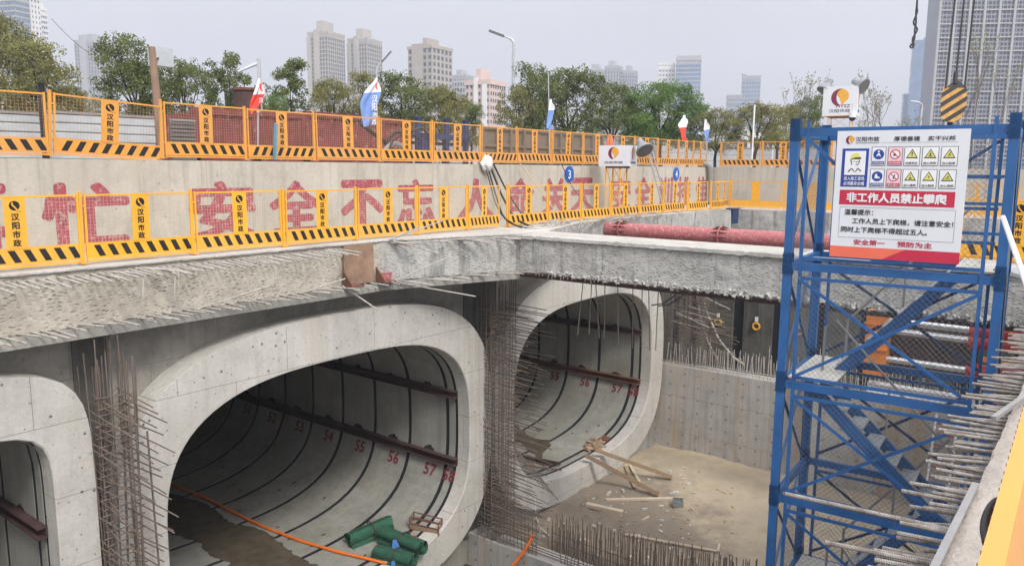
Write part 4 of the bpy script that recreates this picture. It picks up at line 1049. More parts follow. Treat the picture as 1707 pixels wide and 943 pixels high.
for li, z in enumerate(LV[:-1]):
    for v in (0, TD):
        tb('ring_beam', (.07, v, z - .04), (TW - .07, v, z - .04), .08, .125)
        if li: tb('rail', (.2, v - .03 if v == 0 else v + .03, z - .22), (TW - .2, v - .03 if v == 0 else v + .03, z - .22), .035, .05)
    for u in (0, TW): tb('ring_beam', (u, .07, z - .04), (u, TD - .07, z - .04), .09, .13)
    tb('rail', (.2, -.03, z + .10), (TW - .2, -.03, z + .10), .035, .05) if li else None
for u in (.2, TW - .22):
    for v in (-.03, TD + .03): tb('thin_post', (u, v, FL), (u, v, 2.55), .05, .05, None, UPT)
for v in (.22, TD - .22): tb('thin_post', (-.03, v, FL), (-.03, v, 2.40), .03, .03, None, UPT)
for k in range(len(LV) - 1):
    z1, z0 = LV[k] - .14, LV[k + 1] + .06
    if k:
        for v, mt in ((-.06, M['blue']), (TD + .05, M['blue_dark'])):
            tb('brace', (.2, v, z1 - .1), (TW - .22, v, z0 + .05), .012, .05, mt); tb('brace', (.2, v - .02, z0 + .05), (TW - .22, v - .02, z1 - .1), .012, .05, mt)
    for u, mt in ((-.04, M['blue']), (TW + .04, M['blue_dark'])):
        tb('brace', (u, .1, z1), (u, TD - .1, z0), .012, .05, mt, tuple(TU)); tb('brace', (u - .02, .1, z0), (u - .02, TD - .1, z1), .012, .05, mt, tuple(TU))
    if k == 0:
        tb('brace', (.2, -.05, z1), (TW * .45, -.05, z0 + .9), .012, .05); tb('brace', (TW - .25, TD, z1), (TW * .55, TD, z0 + 1.1), .03, .05, M['blue_dark'])
        for zz in (.80, 1.28, 1.72): tb('rail', (2.15, TD - .06, zz), (TW, TD - .06, zz), .04, .05); tb('rail', (TW, .07, zz), (TW, TD, zz), .04, .05, M['blue_dark']); tb('rail', (2.25, .02, zz), (TW - .1, .02, zz), .035, .045)
def chain(mb, P, uu0, uu1, z0, z1, s_=.09, r=.0019):
    a = int((uu1 - uu0 + z1 - z0) / s_)
    for k in range(a + 1):
        c = k * s_
        for sg_ in (0, 1):
            x0, x1 = max(0, c - (z1 - z0)), min(uu1 - uu0, c)
            if x1 - x0 < .02: continue
            za, zb = c - x0, c - x1
            if sg_: za, zb = (z1 - z0) - za, (z1 - z0) - zb
            mb.bar(P(uu0 + x0, z0 + za), P(uu0 + x1, z0 + zb), r * 2, r * 2)
for k in range(len(LV) - 2):
    z1, z0 = LV[k] - .12, LV[k + 1] + .06
    for nm, P, a, b in (('f', lambda u, z: tp(u, -.045, z), .2, TW - .22), ('b', lambda u, z: tp(u, TD + .045, z), .2, TW - .22), ('l', lambda v, z: tp(-.045, v, z), .1, TD - .1), ('r', lambda v, z: tp(TW + .045, v, z), .1, TD - .1)):
        if k == 0 and nm == 'f': a = 2.42
        mb = MB(); chain(mb, P, a, b, z0, z1); mb.build('wire_mesh', M['chain'], tw)
def flight(u0, z0, u1, z1, v0, v1, n=8):
    f = MB()
    for v in (v0, v1): f.bar(tp(u0, v, z0 - .05), tp(u1, v, z1 - .05), .05, .19)
    f = f.build('stringer', M['blue'], tw)
    for k in range(n):
        s_ = (k + .6) / n; MB().bar(tp(u0 + (u1 - u0) * s_, v0 + .03, z0 + (z1 - z0) * s_), tp(u0 + (u1 - u0) * s_, v1 - .03, z0 + (z1 - z0) * s_), .24, .035).build('tread', M['tread'], f)
    mb = MB(); mb.path([tp(u0, v1, z0), tp(u0, v1, z0 + .8), tp(u0 + (u1 - u0) * .08, v1, z0 + .95), tp(u1, v1, z1 + .9)], .022, 6)
    mb.tube(tp((u0 + u1) / 2, v1, (z0 + z1) / 2 - .05), tp((u0 + u1) / 2, v1, (z0 + z1) / 2 + .9), .018); mb.build('handrail', M['greypipe'], f)
flight(.62, LV[2], 2.35, LV[1], 1.05, 1.80)
flight(.45, LV[2], 2.55, LV[3], .12, .85)
flight(.80, LV[4], 2.35, LV[3], 1.10, 1.85)
flight(.70, LV[4], 2.50, LV[5], .25, 1.0)
for z, a, b in ((LV[1], 2.3, TW - .08), (LV[2], .08, .8), (LV[3], 2.35, TW - .08), (LV[4], .08, .8), (LV[5], 2.35, TW - .08)):
    MB().bar(tp(a, TD / 2, z + .05), tp(b, TD / 2, z + .05), TD - .2, .03).build('landing', M['landing'], tw)
MB().bar(tp(.1, 1.2, LV[1] - .02), tp(1.0, 1.2, LV[1] - .02), .25, .03).build('landing', M['tread'], tw)
tag(MB().bar(tp(TW + .1, .9, LV[1] + .02), tp(TW + 1.35, .9, .06), .8, .05).build('gangplank', M['tread']), 'grey steel gangplank from the blue tower to the near beam', 'gangplank')

# ---------------------------------------------------------------- safety sign hung on the tower
SU0, SU1, SZ0, SZ1 = .645, 2.392, .49, 2.385
sw, sh = SU1 - SU0, SZ1 - SZ0
sg_ = thing('safety_sign', 'large white safety sign board with red banner hung on the blue tower', 'sign', tp((SU0 + SU1) / 2, -.115, SZ0))
def sp(fx, fy, off=0): return tp(SU0 + sw * fx, -.115 - off, SZ1 - sh * fy)
def SF(fx, fy, off=.003): return frame(sp(fx, fy, off), TU, (0, 0, 1))
def srect(mb, x0, y0, x1, y1, off, mi=0): mb.poly([sp(x0, y1, off), sp(x1, y1, off), sp(x1, y0, off), sp(x0, y0, off)], mi)
MB().bar(sp(.5, .5), sp(.5, .5) + TV * .02, sw, sh, 0, (0, 0, 1)).build('board', M['board'], sg_)
mb = MB(); srect(mb, .05, .462, .93, .578, .003); bn = mb.build('banner', M['signred'], sg_)
MB().flat(fit(text_vf('非工作人员禁止攀爬', .2, .016), .765 * sw, .078 * sh), SF(.49, .520, .006)).build('lettering', M['white'], bn)
mb = MB(); srect(mb, 0, .912, 1, 1.0, .003)
mb.poly([sp(.42, 1.0, .005), sp(1.0, 1.0, .005), sp(1.0, .912, .005), sp(.60, .912, .005)], 1); mb.build('bottom_band', [M['signorange'], M['signred']], sg_)
a, b = logo_vf(.036 * sw); mb = MB(); mb.flat(a, SF(.107, .072)); mb.flat(b, SF(.107, .072), 1); mb.build('logo', [M['maroon'], M['gold']], sg_)
mb = MB(); mb.flat(fit(text_vf('汉阳市政', .1, .002), .186 * sw, .038 * sh), SF(.243, .066)); srect(mb, .15, .094, .335, .098, .003); srect(mb, .345, .094, .92, .0955, .003)
mb.flat(fit(text_vf('厚德善建', .1, .002), .195 * sw, .036 * sh), SF(.545, .066)); mb.flat(fit(text_vf('实干兴邦', .1, .002), .195 * sw, .036 * sh), SF(.80, .066)); mb.build('heading', M['ink'], sg_)
mb = MB()
for x0, y0, x1, y1 in ((.06, .598, .945, .600), (.06, .838, .945, .840), (.06, .598, .062, .84), (.943, .598, .945, .84)): srect(mb, x0, y0, x1, y1, .003)
for s_, x0, x1, y in (('温馨提示：', .10, .33, .636), ('工作人员上下爬梯，请注意安全！', .165, .935, .705), ('同时上下爬梯不得超过五人。', .08, .75, .775)):
    mb.flat(fit(text_vf(s_, .1, .004), (x1 - x0) * sw, .046 * sh), SF((x0 + x1) / 2, y))
mb.build('notice', M['ink'], sg_)
for s_, w_, x in (('安全第一', .25, .315), ('预防为主', .26, .665)): MB().flat(fit(text_vf(s_, .1, .005), w_ * sw, .044 * sh), SF(x, .873)).build('motto', M['signred'], sg_)
# helmet panel
mb = MB(); srect(mb, .05, .138, .262, .437, .003); pn = mb.build('helmet_panel', M['signblue'], sg_)
mb = MB(); srect(mb, .075, .157, .240, .345, .005, 0)
C_ = lambda x, y: sp(x, y, .0065)
mb.poly([C_(.118, .222), C_(.122, .195), C_(.14, .178), C_(.165, .174), C_(.185, .182), C_(.196, .205), C_(.198, .216)], 1)            # helmet shell
mb.poly([C_(.112, .226), C_(.150, .208), C_(.196, .205), C_(.207, .213), C_(.196, .222), C_(.150, .222)], 2)
mb.poly([C_(.118, .226), C_(.126, .226), C_(.136, .268), C_(.128, .262)], 2); mb.poly([C_(.190, .226), C_(.196, .226), C_(.190, .258), C_(.172, .272), C_(.168, .268), C_(.184, .254)], 2)
for x in (.150, .178): mb.poly([C_(x - .009, .238), C_(x + .009, .236), C_(x + .009, .240), C_(x - .009, .242)], 2)
mb.poly([C_(.160, .262), C_(.174, .261), C_(.174, .264), C_(.160, .265)], 2); mb.poly([C_(.164, .240), C_(.168, .240), C_(.171, .252), C_(.166, .253)], 2)
mb.poly([C_(.100, .318), C_(.132, .290), C_(.138, .294), C_(.112, .322)], 2); mb.poly([C_(.212, .312), C_(.182, .288), C_(.178, .293), C_(.204, .318)], 2); mb.poly([C_(.138, .292), C_(.158, .318), C_(.153, .322), C_(.134, .298)], 2); mb.poly([C_(.178, .292), C_(.160, .320), C_(.165, .323), C_(.183, .298)], 2)
mb.build('portrait', [M['white'], M['signyellow'], M['ink']], pn)
for s_, y in (('进入施工现场', .372), ('必须戴安全帽', .411)): MB().flat(fit(text_vf(s_, .1, .003), .165 * sw, .030 * sh), SF(.157, y, .006)).build('lettering', M['white'], pn)
CXS = [(.283, .395), (.41, .522), (.533, .652), (.667, .788), (.803, .925)]
CYS = [(.126, .272), (.296, .440)]
CAP = [['必须系安全带', '禁止高处抛物', '注意安全', '当心吊物', '当心坠落'], ['必须穿防护鞋', '禁止烟火', '当心落物', '当心触电', '当心滑倒']]
def circ(r, n=28): return mkpoly([(r * math.cos(2 * PI * k / n), r * math.sin(2 * PI * k / n)) for k in range(n)])
for r in range(2):
    for c in range(5):
        (x0, x1), (y0, y1) = CXS[c], CYS[r]; cx, cy = (x0 + x1) / 2, y0 + (y1 - y0) * .40; rr = .040 * sw
        mb = MB(); srect(mb, x0, y0, x1, y1, .003, 2); srect(mb, x0 + .004, y0 + .004, x1 - .004, y1 - .004, .0045, 1 if c == 1 else 0)
        S = lambda o: SF(cx, cy, o)
        if c == 0:
            mb.flat(circ(rr * 1.05), S(.006), 3)
            if r == 0:
                mb.flat(circ(rr * .2), SF(cx, cy - .022, .0075), 0); mb.flat(mkpoly([(-rr * .5, -rr * .5), (-rr * .15, rr * .25), (rr * .15, rr * .25), (rr * .5, -rr * .5), (0, -rr * .2)]), S(.0075), 0)
            else: mb.flat(mkpoly([(-rr * .5, -rr * .4), (rr * .55, -rr * .4), (rr * .5, -rr * .12), (rr * .05, 0), (0, rr * .5), (-rr * .4, rr * .5)]), S(.0075), 0)
            srect(mb, x0 + .008, y1 - .036, x1 - .008, y1 - .010, .006, 3)
        elif c == 1:
            mb.flat(circ(rr), S(.006), 4); mb.flat(circ(rr * .8), S(.0075), 0)
            mb.flat(mkpoly([(-rr * .45, -rr * .3), (rr * .2, -rr * .3), (rr * .1, rr * .15), (-rr * .2, rr * .3)]) if r == 0 else mkpoly([(-rr * .2, -rr * .5), (rr * .1, -rr * .5), (rr * .3, rr * .35), (rr * .15, rr * .5)]), S(.0085), 2)
            mb.flat(mkpoly([(-rr * .62, rr * .5), (-rr * .5, rr * .62), (rr * .62, -rr * .5), (rr * .5, -rr * .62)]), S(.0095), 4)
            srect(mb, x0 + .008, y1 - .036, x1 - .008, y1 - .010, .006, 4)
        else:
            tri = lambda k: mkpoly([(-rr * 1.12 * k, -rr * .80 * k), (rr * 1.12 * k, -rr * .80 * k), (0, rr * 1.12 * k)])
            mb.flat(tri(1), S(.006), 2); mb.flat(tri(.74), S(.0075), 5)
            sym = {(0, 2): [[(-.09, -.15), (.09, -.15), (.13, .5), (-.13, .5)], [(-.09, -.42), (.09, -.42), (.09, -.25), (-.09, -.25)]], (0, 3): [[(-.4, -.45), (.4, -.45), (.3, -.3), (-.3, -.3)], [(-.1, -.25), (.1, -.25), (.25, .15), (-.25, .15)], [(-.05, .2), (.05, .2), (.05, .5), (-.05, .5)]],
                   (0, 4): [[(-.3, -.4), (-.1, -.4), (.2, .1), (.0, .2)], [(.1, .2), (.25, .3), (.12, .45), (-.02, .35)], [(.15, -.3), (.35, -.35), (.2, .0)]], (1, 2): [[(-.3, -.45), (.3, -.45), (.2, -.15), (-.2, -.15)], [(-.08, 0), (.08, 0), (0, .5)]],
                   (1, 3): [[(.12, .5), (-.2, .0), (.0, .0), (-.12, -.45), (.22, .12), (.02, .12)]], (1, 4): [[(-.45, -.4), (.45, -.4), (.45, -.3), (-.45, -.3)], [(-.3, -.2), (.2, -.1), (.3, .2), (-.1, .05)], [(.2, .25), (.36, .3), (.25, .42)]]}
            for q in sym[(r, c)]: mb.flat(mkpoly([(x * rr, y * rr) for x, y in q]), S(.0085), 2)
        mb.flat(fit(text_vf(CAP[r][c], .1, .002), (x1 - x0 - .028) * sw, .017 * sh), SF(cx, y1 - .023, .0105), 0 if c < 2 else 2)
        mb.build('warning_panel', [M['white'], M['signpink'], M['ink'], M['signblue'], M['signred'], M['signyellow']], sg_)

def sm0(P, n=6):
    out = []
    for i in range(len(P) - 1):
        a = P[max(i - 1, 0)]; b = P[i]; c = P[i + 1]; d = P[min(i + 2, len(P) - 1)]
        for k in range(n):
            t_ = k / n; out.append(.5 * ((2 * b) + (c - a) * t_ + (2 * a - 5 * b + 4 * c - d) * t_ * t_ + (3 * b - a - 3 * c + d) * t_ ** 3))
    return out + [P[-1]]
# ---------------------------------------------------------------- near crown beam, its bars, near fence
nb = thing('crown_beam', 'near crown beam with thick bars jutting over the pit', 'beam', (12, 0, -1))
mb = MB(); mb.box((15.5, -.2, -.52), (44, 1.33, .95)); mb.build('beam_body', M['nearbeam'], nb)
mb = MB(); mb.grid(lambda u, v: (2.5 + u * 12, -.5 + v * (.98 + .012 * nz((u * 60, 0, 0))), .006 + .012 * nz((u * 50, v * 6, 3)) + .008 * nz((u * 200, v * 20, 3)) - (.03 if v == 1 else 0)), 240, 14); mb.build('rough_top', M['nearbeam'], nb, smooth=True)
mb = MB(); rough(mb, [(14.5, .475), (2.5, .475)], -1.0, -.02, .05, .03, seed=41); mb.build('rough_face', M['nearbeam'], nb, smooth=True)
sg = []; x = 3.35
while x < 11.5:
    for z, l0, l1 in ((-.08, .20, .40), (-.17, .14, .34)):
        if rnd.random() < .92:
            xx = x + rnd.uniform(-.03, .03); L = rnd.uniform(l0, l1)
            sg.append([(xx, .4, z), (xx - .03 + rnd.uniform(-.06, .04), .48 + L, z - rnd.uniform(-.01, .04))])
    x += rnd.uniform(.085, .14)
sg += [[(4.56, .40, -.09), (4.46, 1.38, -.09)], [(4.10, .4, -.09), (4.0, 1.02, -.1)], [(4.2, .4, -.15), (4.12, .8, -.16)]]
bars(nb, sg, M['ribbed'], .013, n=8)
tag(MB().bar((3.3, .50, .012), (5.05, .485, .012), .035, .02).build('steel_strip', M['greypipe']), 'thin grey steel strip lying along the near beam edge', 'steel strip')
tag(MB().bar(hit(1656, 697, 2, .03), hit(1716, 655, 2, .05), .035, .03).build('angle_bar', M['greypipe']), 'grey angle bar lying on the near bars beside the near beam', 'steel bar')
# the photographer looks over the top of this panel
TZ = 1.27
e0, e1 = hit(1652, 943, 2, TZ), hit(1717, 690, 2, TZ); ed = (e1 - e0).normalized(); en = Vector((-ed.y, ed.x, 0))
f0, f1 = e0 - ed * .9, e0 + ed * 1.25
nf = thing('fence_panel', 'orange fence panel close to the camera at the lower right corner', 'fence panel', (f0.x, f0.y, 0))
MB().bar((f0 + f1) / 2 - ed * 1.07 - Vector((0, 0, TZ / 2 - .03)) - en * .012, (f0 + f1) / 2 + ed * 1.07 - Vector((0, 0, TZ / 2 - .03)) - en * .012, .008, TZ - .1).build('sheet', M['orange'], nf)
mb = MB()
for z in (.04, TZ - .015): mb.bar((f0.x, f0.y, z), (f1.x, f1.y, z), .03, .03)
for q in (f0, f1): mb.bar((q.x, q.y, 0), (q.x, q.y, TZ), .03, .03)
mb.build('frame', M['orange'], nf)
for k in range(46):
    mb = MB(); p = f0 + ed * (.03 + k * .046); mb.tube(Vector((p.x, p.y, TZ - .006)) + en * .014, Vector((p.x, p.y, TZ - .006)) + en * .017, .003 + .0015 * rnd.random(), 6)
    mb.build('rivet', M['rust'], nf)
lp = [hit(x, y, 2, 1.17) for x, y in ((1645, 905), (1641, 880), (1645, 858), (1654, 842), (1668, 832), (1690, 828))]
tag(MB().path(sm0(lp), .0075, 10).build('hose_loop', M['cable'], smooth=True), 'black rubber loop hooked over the orange fence at lower right', 'hose')
a = hit(1790, 700, 2, .0); b = EYE + ray(1672, 362) * (9.0 / 1300)
tag(MB().tube(a, b, .028, 10).build('pipe', M['white'], smooth=True), 'white pipe leaning against the right post of the blue tower', 'pipe')
# ---------------------------------------------------------------- things on the deck and on the wall
GZ = WALL_TOP - .012
def aty(px_, py_, y): return hit(px_, py_, 1, y)
for n_, x, lab in (('3', 25.86, 'round blue wall sign with a white 3'), ('4', 35.3, 'round blue wall sign with a white 4')):
    t = thing('number_sign', lab, 'sign', (x, WALL_Y - .03, 1.55), 0, 'round blue number signs')
    d = MB(); d.tube((x, WALL_Y - .002, 1.56), (x, WALL_Y - .03, 1.56), .32, 32); d.build('disc', M['hoopblue'], t)
    MB().flat(fith(text_vf(n_, .4, .01), .34), frame((x, WALL_Y - .034, 1.56), (1, 0, 0), (0, 0, 1))).build('lettering', M['white'], t)
mb = MB(); top = aty(800, 268, WALL_Y - .05)
def cab(p, r): return MB().path(p, r, 7)
def sm(pts, n=6):
    P = [Vector(p) for p in pts]; out = []
    for i in range(len(P) - 1):
        a = P[max(i - 1, 0)]; b = P[i]; c = P[i + 1]; d = P[min(i + 2, len(P) - 1)]
        for k in range(n):
            t_ = k / n; out.append(.5 * ((2 * b) + (c - a) * t_ + (2 * a - 5 * b + 4 * c - d) * t_ * t_ + (3 * b - a - 3 * c + d) * t_ ** 3))
    return out + [P[-1]]
cl = ['thick black cable hanging from the white bag down through the fence gap', 'black cable looping over the lower fence right of the gap', 'thin dark cable bundle swinging left under the white bag', 'black cable running onto the strut top']
cp = [[(815, 272, 17.05), (835, 322, 16.6), (850, 350, 15.6), (862, 366, 14.9), (890, 380, 14.3)], [(822, 272, 17.05), (845, 318, 16.7), (875, 362, 15.5), (905, 378, 14.6)],
      [(808, 274, 17.05), (818, 310, 16.5), (826, 338, 15.6), (838, 360, 14.9), (855, 372, 14.5)], [(813, 276, 17.05), (828, 330, 16.2), (842, 364, 14.9), (870, 379, 14.2), (900, 383, 13.6)]]
for i, (q, lab) in enumerate(zip(cp, cl)):
    tag(cab(sm([aty(a, b, y) for a, b, y in q]), [.035, .03, .018, .028][i]).build('cable', M['cable'], smooth=True), lab, 'cable', 'black cables by the fence gap')
c = aty(812, 272, 16.95)
mb = MB(); mb.grid(lambda u, v: (c.x + .24 * math.sin(PI * v) * math.cos(2 * PI * u) * (1 + .9 * nz((u * 7, v * 5, 0))), c.y + .16 * math.sin(PI * v) * math.sin(2 * PI * u), c.z + .24 * math.cos(PI * v) * (1 + .7 * nz((u * 6, v * 4, 5)))), 14, 8)
tag(mb.build('bag', M['white'], smooth=False), 'white bag tied on the wall top over the cables', 'bag')
p = aty(1183, 276, 16.9); q = Vector((p.x + .15, 16.9, .1))
tag(MB().path(sm([(p.x - .1, 17.5, 2.05), (p.x, 17.0, 2.02), (p.x + .1, 16.88, 1.6), (p.x + .12, 16.88, .6), (p.x + .0, 16.8, .02)]), .14, 12).build('drain_pipe', M['greypipe'], smooth=True), 'grey pipe hanging over the wall at the far corner', 'pipe')
t = thing('ladder', 'thin grey ladder leaning on the painted wall by the round 4', 'ladder', (33.5, 15.6, 0))
a, b = aty(1107, 350, 15.4), aty(1079, 248, 16.9); a.z = .02
for dx in (0, .42): MB().bar(a + Vector((dx, 0, 0)), b + Vector((dx, 0, 0)), .05, .05).build('rail', M['greypipe'], t)
for k in range(10): s_ = a.lerp(b, (k + .6) / 10.4); MB().tube(s_, s_ + Vector((.42, 0, 0)), .02).build('rung', M['greypipe'], t)
p = aty(935, 360, 15.9); tag(MB().tube((p.x, 15.9, 0), (p.x - 1.1, 16.95, 1.95), .022).build('stick', M['woodpale']), 'thin pale stick leaning on the wall by the round 3', 'stick')
p = aty(985, 360, 16.0); tag(MB().path(sm([(p.x, 15.6, 0), (p.x - .2, 16.6, .9), (p.x - .6, 17.0, 1.95)]), .016).build('cable', M['cable']), 'thin grey cable hanging down the wall left of the small mast', 'cable')
for i, (px_, py_, w_, lab) in enumerate(((535, 388, .25, 'short dark bar lying at the wall foot behind the 全'), (1005, 368, .1, 'dark scrap of pipe at the wall foot by the mast'))):
    p = aty(px_, py_, 16.8); tag(MB().bar((p.x - 1, 16.8, .04), (p.x + .9, 16.75, .04), .08, .07).build('steel_bar', M['rust_dark']), lab, 'bar')
tag(MB().bar((7.4, 16.5, .05), (9.0, 16.4, .05), .10, .08).build('steel_bar', M['rust_dark']), 'dark bar on the deck behind the second lower fence panel', 'bar')
mb = MB(); R3 = random.Random(9)
for k in range(420):
    x = R3.uniform(10, 24); 
    if nz((x * .8, 4, 0)) < -.05: continue
    hgt = R3.uniform(.05, .2); y = 17.05 - R3.uniform(0, .12)
    mb.poly([(x, y, 0), (x + .03, y, 0), (x + R3.uniform(-.08, .1), y - R3.uniform(0, .1), hgt)])
tag(mb.build('weeds', M['grassy']), 'sparse weeds growing along the wall foot', 'weeds', None, 'stuff')
# long loose bars heaped on the far deck
t = thing('bar_heap', 'heap of loose pale bars lying on the far crown beam edge', 'bar heap', (26, 14.4, 0)); sg = []
for k in range(60):
    x = rnd.uniform(20.5, 30); L = rnd.uniform(1.2, 4.0); y = 14.5 + rnd.uniform(-.35, .1)
    sg.append([(x, y, .03 + rnd.uniform(0, .1)), (x - L * .6, y - rnd.uniform(.3, 1.0), -.02 + rnd.uniform(-.12, .3))])
bars(t, sg, M['rebar_pale'], .014)
for i, (x, lab) in enumerate(((31.2, 'grey broken concrete stub on the far crown beam, left one'), (33.0, 'grey broken concrete stub on the far crown beam, right one'))):
    mb = MB(); mb.prism([(x, 13.6, -.9), (x + .9, 13.6, -.9), (x + .75, 13.6, .0), (x + .2, 13.6, .05)], (0, .6, 0)); tag(mb.build('concrete_stub', M['chisel_grey']), lab, 'concrete')
tag(MB().box((34.2, 13.7, -.3), (.7, .3, .65)).box((34.2, 13.68, .05), (.9, .34, .05)).build('form_panel', M['blue_dark']), 'dark blue form panel standing by the far beam corner', 'panel')
# two floodlight masts
def mast(label, p0, z1, wd, bx, bz, boxw, boxh, text, lampdef, grp, yaw=0):
    t = thing('floodlight_mast', label, 'floodlight mast', p0, 0, grp)
    x, y, z0 = p0; h = wd / 2
    for a in (-h, h):
        for b in (-h, h): MB().tube((x + a, y + b, z0), (x + a, y + b, z1), .028, 6).build('leg', M['yellow'], t)
    mb = MB(); n = max(2, int((z1 - z0) / .75)); dz = (z1 - z0) / n
    for k in range(n):
        for (a, b, c_, d_) in ((-h, -h, h, -h), (h, -h, h, h), (h, h, -h, h), (-h, h, -h, -h)):
            mb.tube((x + a, y + b, z0 + k * dz), (x + c_, y + d_, z0 + (k + 1) * dz), .014, 5); mb.tube((x + a, y + b, z0 + (k + 1) * dz), (x + c_, y + d_, z0 + (k + 1) * dz), .014, 5)
    mb.build('lattice', M['yellow'], t)
    bo = MB(); bo.box((bx, y, bz), (boxw, boxw * .62, boxh)); bo.box((bx, y, bz - boxh / 2 - .05), (wd + .1, wd + .1, .08), 1); bo = bo.build('sign_box', [M['board'], M['rust']], t)
    yf = y - boxw * .31 - .004
    for (o, rt) in (((bx, yf, 0), (1, 0, 0)), ((bx + boxw / 2 + .004, y, 0), (0, 1, 0))):
        kx = 1 if rt[0] else .62
        T = lambda z: frame((o[0], o[1], z), rt, (0, 0, 1))
        a, b = logo_vf(boxh * .30); sc_ = lambda vf: ([(q[0] * kx, q[1]) for q in vf[0]], vf[1])
        mb = MB(); mb.flat(sc_(a), T(bz + boxh * .12)); mb.flat(sc_(b), T(bz + boxh * .12), 1)
        mb.flat(fit(text_vf('汉阳市政', .2, .004), boxw * .62 * kx, boxh * .12), T(bz - boxh * .33), 2)
        if text: mb.flat(fit(text_vf('HYSZ', .2, .006), boxw * .40 * kx, boxh * .11), frame(Vector((o[0], o[1], bz - boxh * .17)) + Vector(rt) * boxw * .1 * kx, rt, (0, 0, 1)), 0)
        mb.build('lettering', [M['maroon'], M['gold'], M['ink']], bo)
    for (lx, lz, tx, tz, s_) in lampdef:
        lp = MB(); a = Vector((lx, y - .1, lz)); d = Vector((tx, -.35, tz)).normalized(); 
        lp.tube(a - d * .34 * s_, a - d * .16 * s_, .12 * s_, 12); lp.tube(a - d * .16 * s_, a + d * .12 * s_, .13 * s_, 20, 0, .30 * s_); lp.tube(a + d * .12 * s_, a + d * .16 * s_, .31 * s_, 20)
        lp = lp.build('lamp', M['lampgrey'], t, smooth=False)
        MB().tube(a + d * .161 * s_, a + d * .17 * s_, .27 * s_, 20).build('lens', M['greybox'], lp)
        MB().path([a - d * .2 * s_, (bx + (.4 if lx > bx else -.4) * boxw, y, bz + boxh * .45)], .025).build('bracket', M['lampgrey'], lp)
    t.rotation_euler = (0, 0, yaw)
    return t
p = aty(1026, 352, 15.9)
mast('small yellow floodlight mast standing between the lower fence and the painted wall', (p.x, 15.9, 0), 1.86, .62, p.x + .05, 2.30, 1.30, .80, False, [(p.x + 1.15, 2.62, .6, -.7, 1.15)], 'yellow floodlight masts', -PI / 2 + .08)
p = far(1403, 170, 52)
mast('tall yellow floodlight mast with two lamps beyond the far wall', (p.x, p.y, GZ), p.z - .95, 1.35, p.x, p.z, 2.15, 1.9, True, [(p.x - 1.0, p.z + .95, -.30, -.75, 1.75), (p.x + 1.1, p.z + 1.05, .75, -.45, 1.75)], 'yellow floodlight masts', -1.45)
c = far(1421, 196, 51); t = thing('dome_camera', 'white dome camera hung under the tall floodlight box', 'camera', c)
MB().tube(c + Vector((0, 0, .3)), c + Vector((0, 0, .0)), .22, 14).build('housing', M['white'], t); mb = MB()
mb.grid(lambda u, v: (c.x + .22 * math.cos(2 * PI * u) * math.cos(v * PI / 2), c.y + .22 * math.sin(2 * PI * u) * math.cos(v * PI / 2), c.z - .24 * math.sin(v * PI / 2)), 16, 5); mb.build('dome', M['black'], t, smooth=True)
MB().path([c + Vector((0, 0, .3)), c + Vector((-.3, 0, .9))], .04).build('arm', M['white'], t)

# ---------------------------------------------------------------- yard behind the upper fence
def slab(name, label, cat, x0, x1, y, z0, z1, mt, rib='h', n=6, group=None, tilt=0):
    t = thing(name, label, cat, ((x0 + x1) / 2, y, z0), 0, group)
    W = x1 - x0; mb = MB()
    if rib == 'h':
        h = (z1 - z0) / n
        for k in range(n): mb.prism([(x0, y, z0 + h * k), (x0, y - .05, z0 + h * k + .03), (x0, y - .05, z0 + h * (k + 1) - .03), (x0, y, z0 + h * (k + 1))], (W, 0, 0))
        mb.box(((x0 + x1) / 2, y + .03, (z0 + z1) / 2), (W, .05, z1 - z0))
    else:
        h = W / n
        for k in range(n): mb.prism([(x0 + h * k, y, z0), (x0 + h * k + h * .2, y - .06, z0), (x0 + h * k + h * .55, y - .06, z0), (x0 + h * k + h * .75, y, z0)], (0, 0, z1 - z0))
        mb.box(((x0 + x1) / 2, y + .03, (z0 + z1) / 2), (W, .05, z1 - z0))
    mb.build('sheet', mt, t)
    MB().box(((x0 + x1) / 2, y - .01, z1 + .03), (W, .12, .06)).build('cap_rail', M['greypipe'] if mt is not M['contred'] else M['rust'], t)
    return t
Yh = 21.0
xa = aty(-40, 200, Yh).x; xb = aty(212, 200, Yh).x; xc = aty(258, 200, Yh).x
slab('hoarding', 'grey white corrugated hoarding at the left edge behind the upper fence', 'hoarding', xa, aty(70, 200, Yh).x, Yh, GZ, aty(30, 190, Yh).z, M['hoard'], 'h', 5)
slab('hoarding', 'grey white corrugated hoarding left of the wooden pole', 'hoarding', aty(76, 200, Yh).x, aty(262, 200, Yh).x, Yh + .2, GZ, aty(180, 193, Yh).z, M['hoard'], 'h', 5)
slab('hoarding', 'short dark grey hoarding between the wooden pole and the first red container', 'hoarding', aty(274, 200, Yh).x, aty(314, 200, Yh).x, Yh - .3, GZ, aty(290, 203, Yh).z, M['greybox'], 'h', 10)
tag(MB().box(aty(73, 212, Yh - .5), (.12, .12, 2.0)).box(aty(73, 212, Yh - .5) + Vector((0, 0, 1.02)), (.17, .17, .05)).build('post', M['black']), 'black post between the two grey hoardings', 'post')
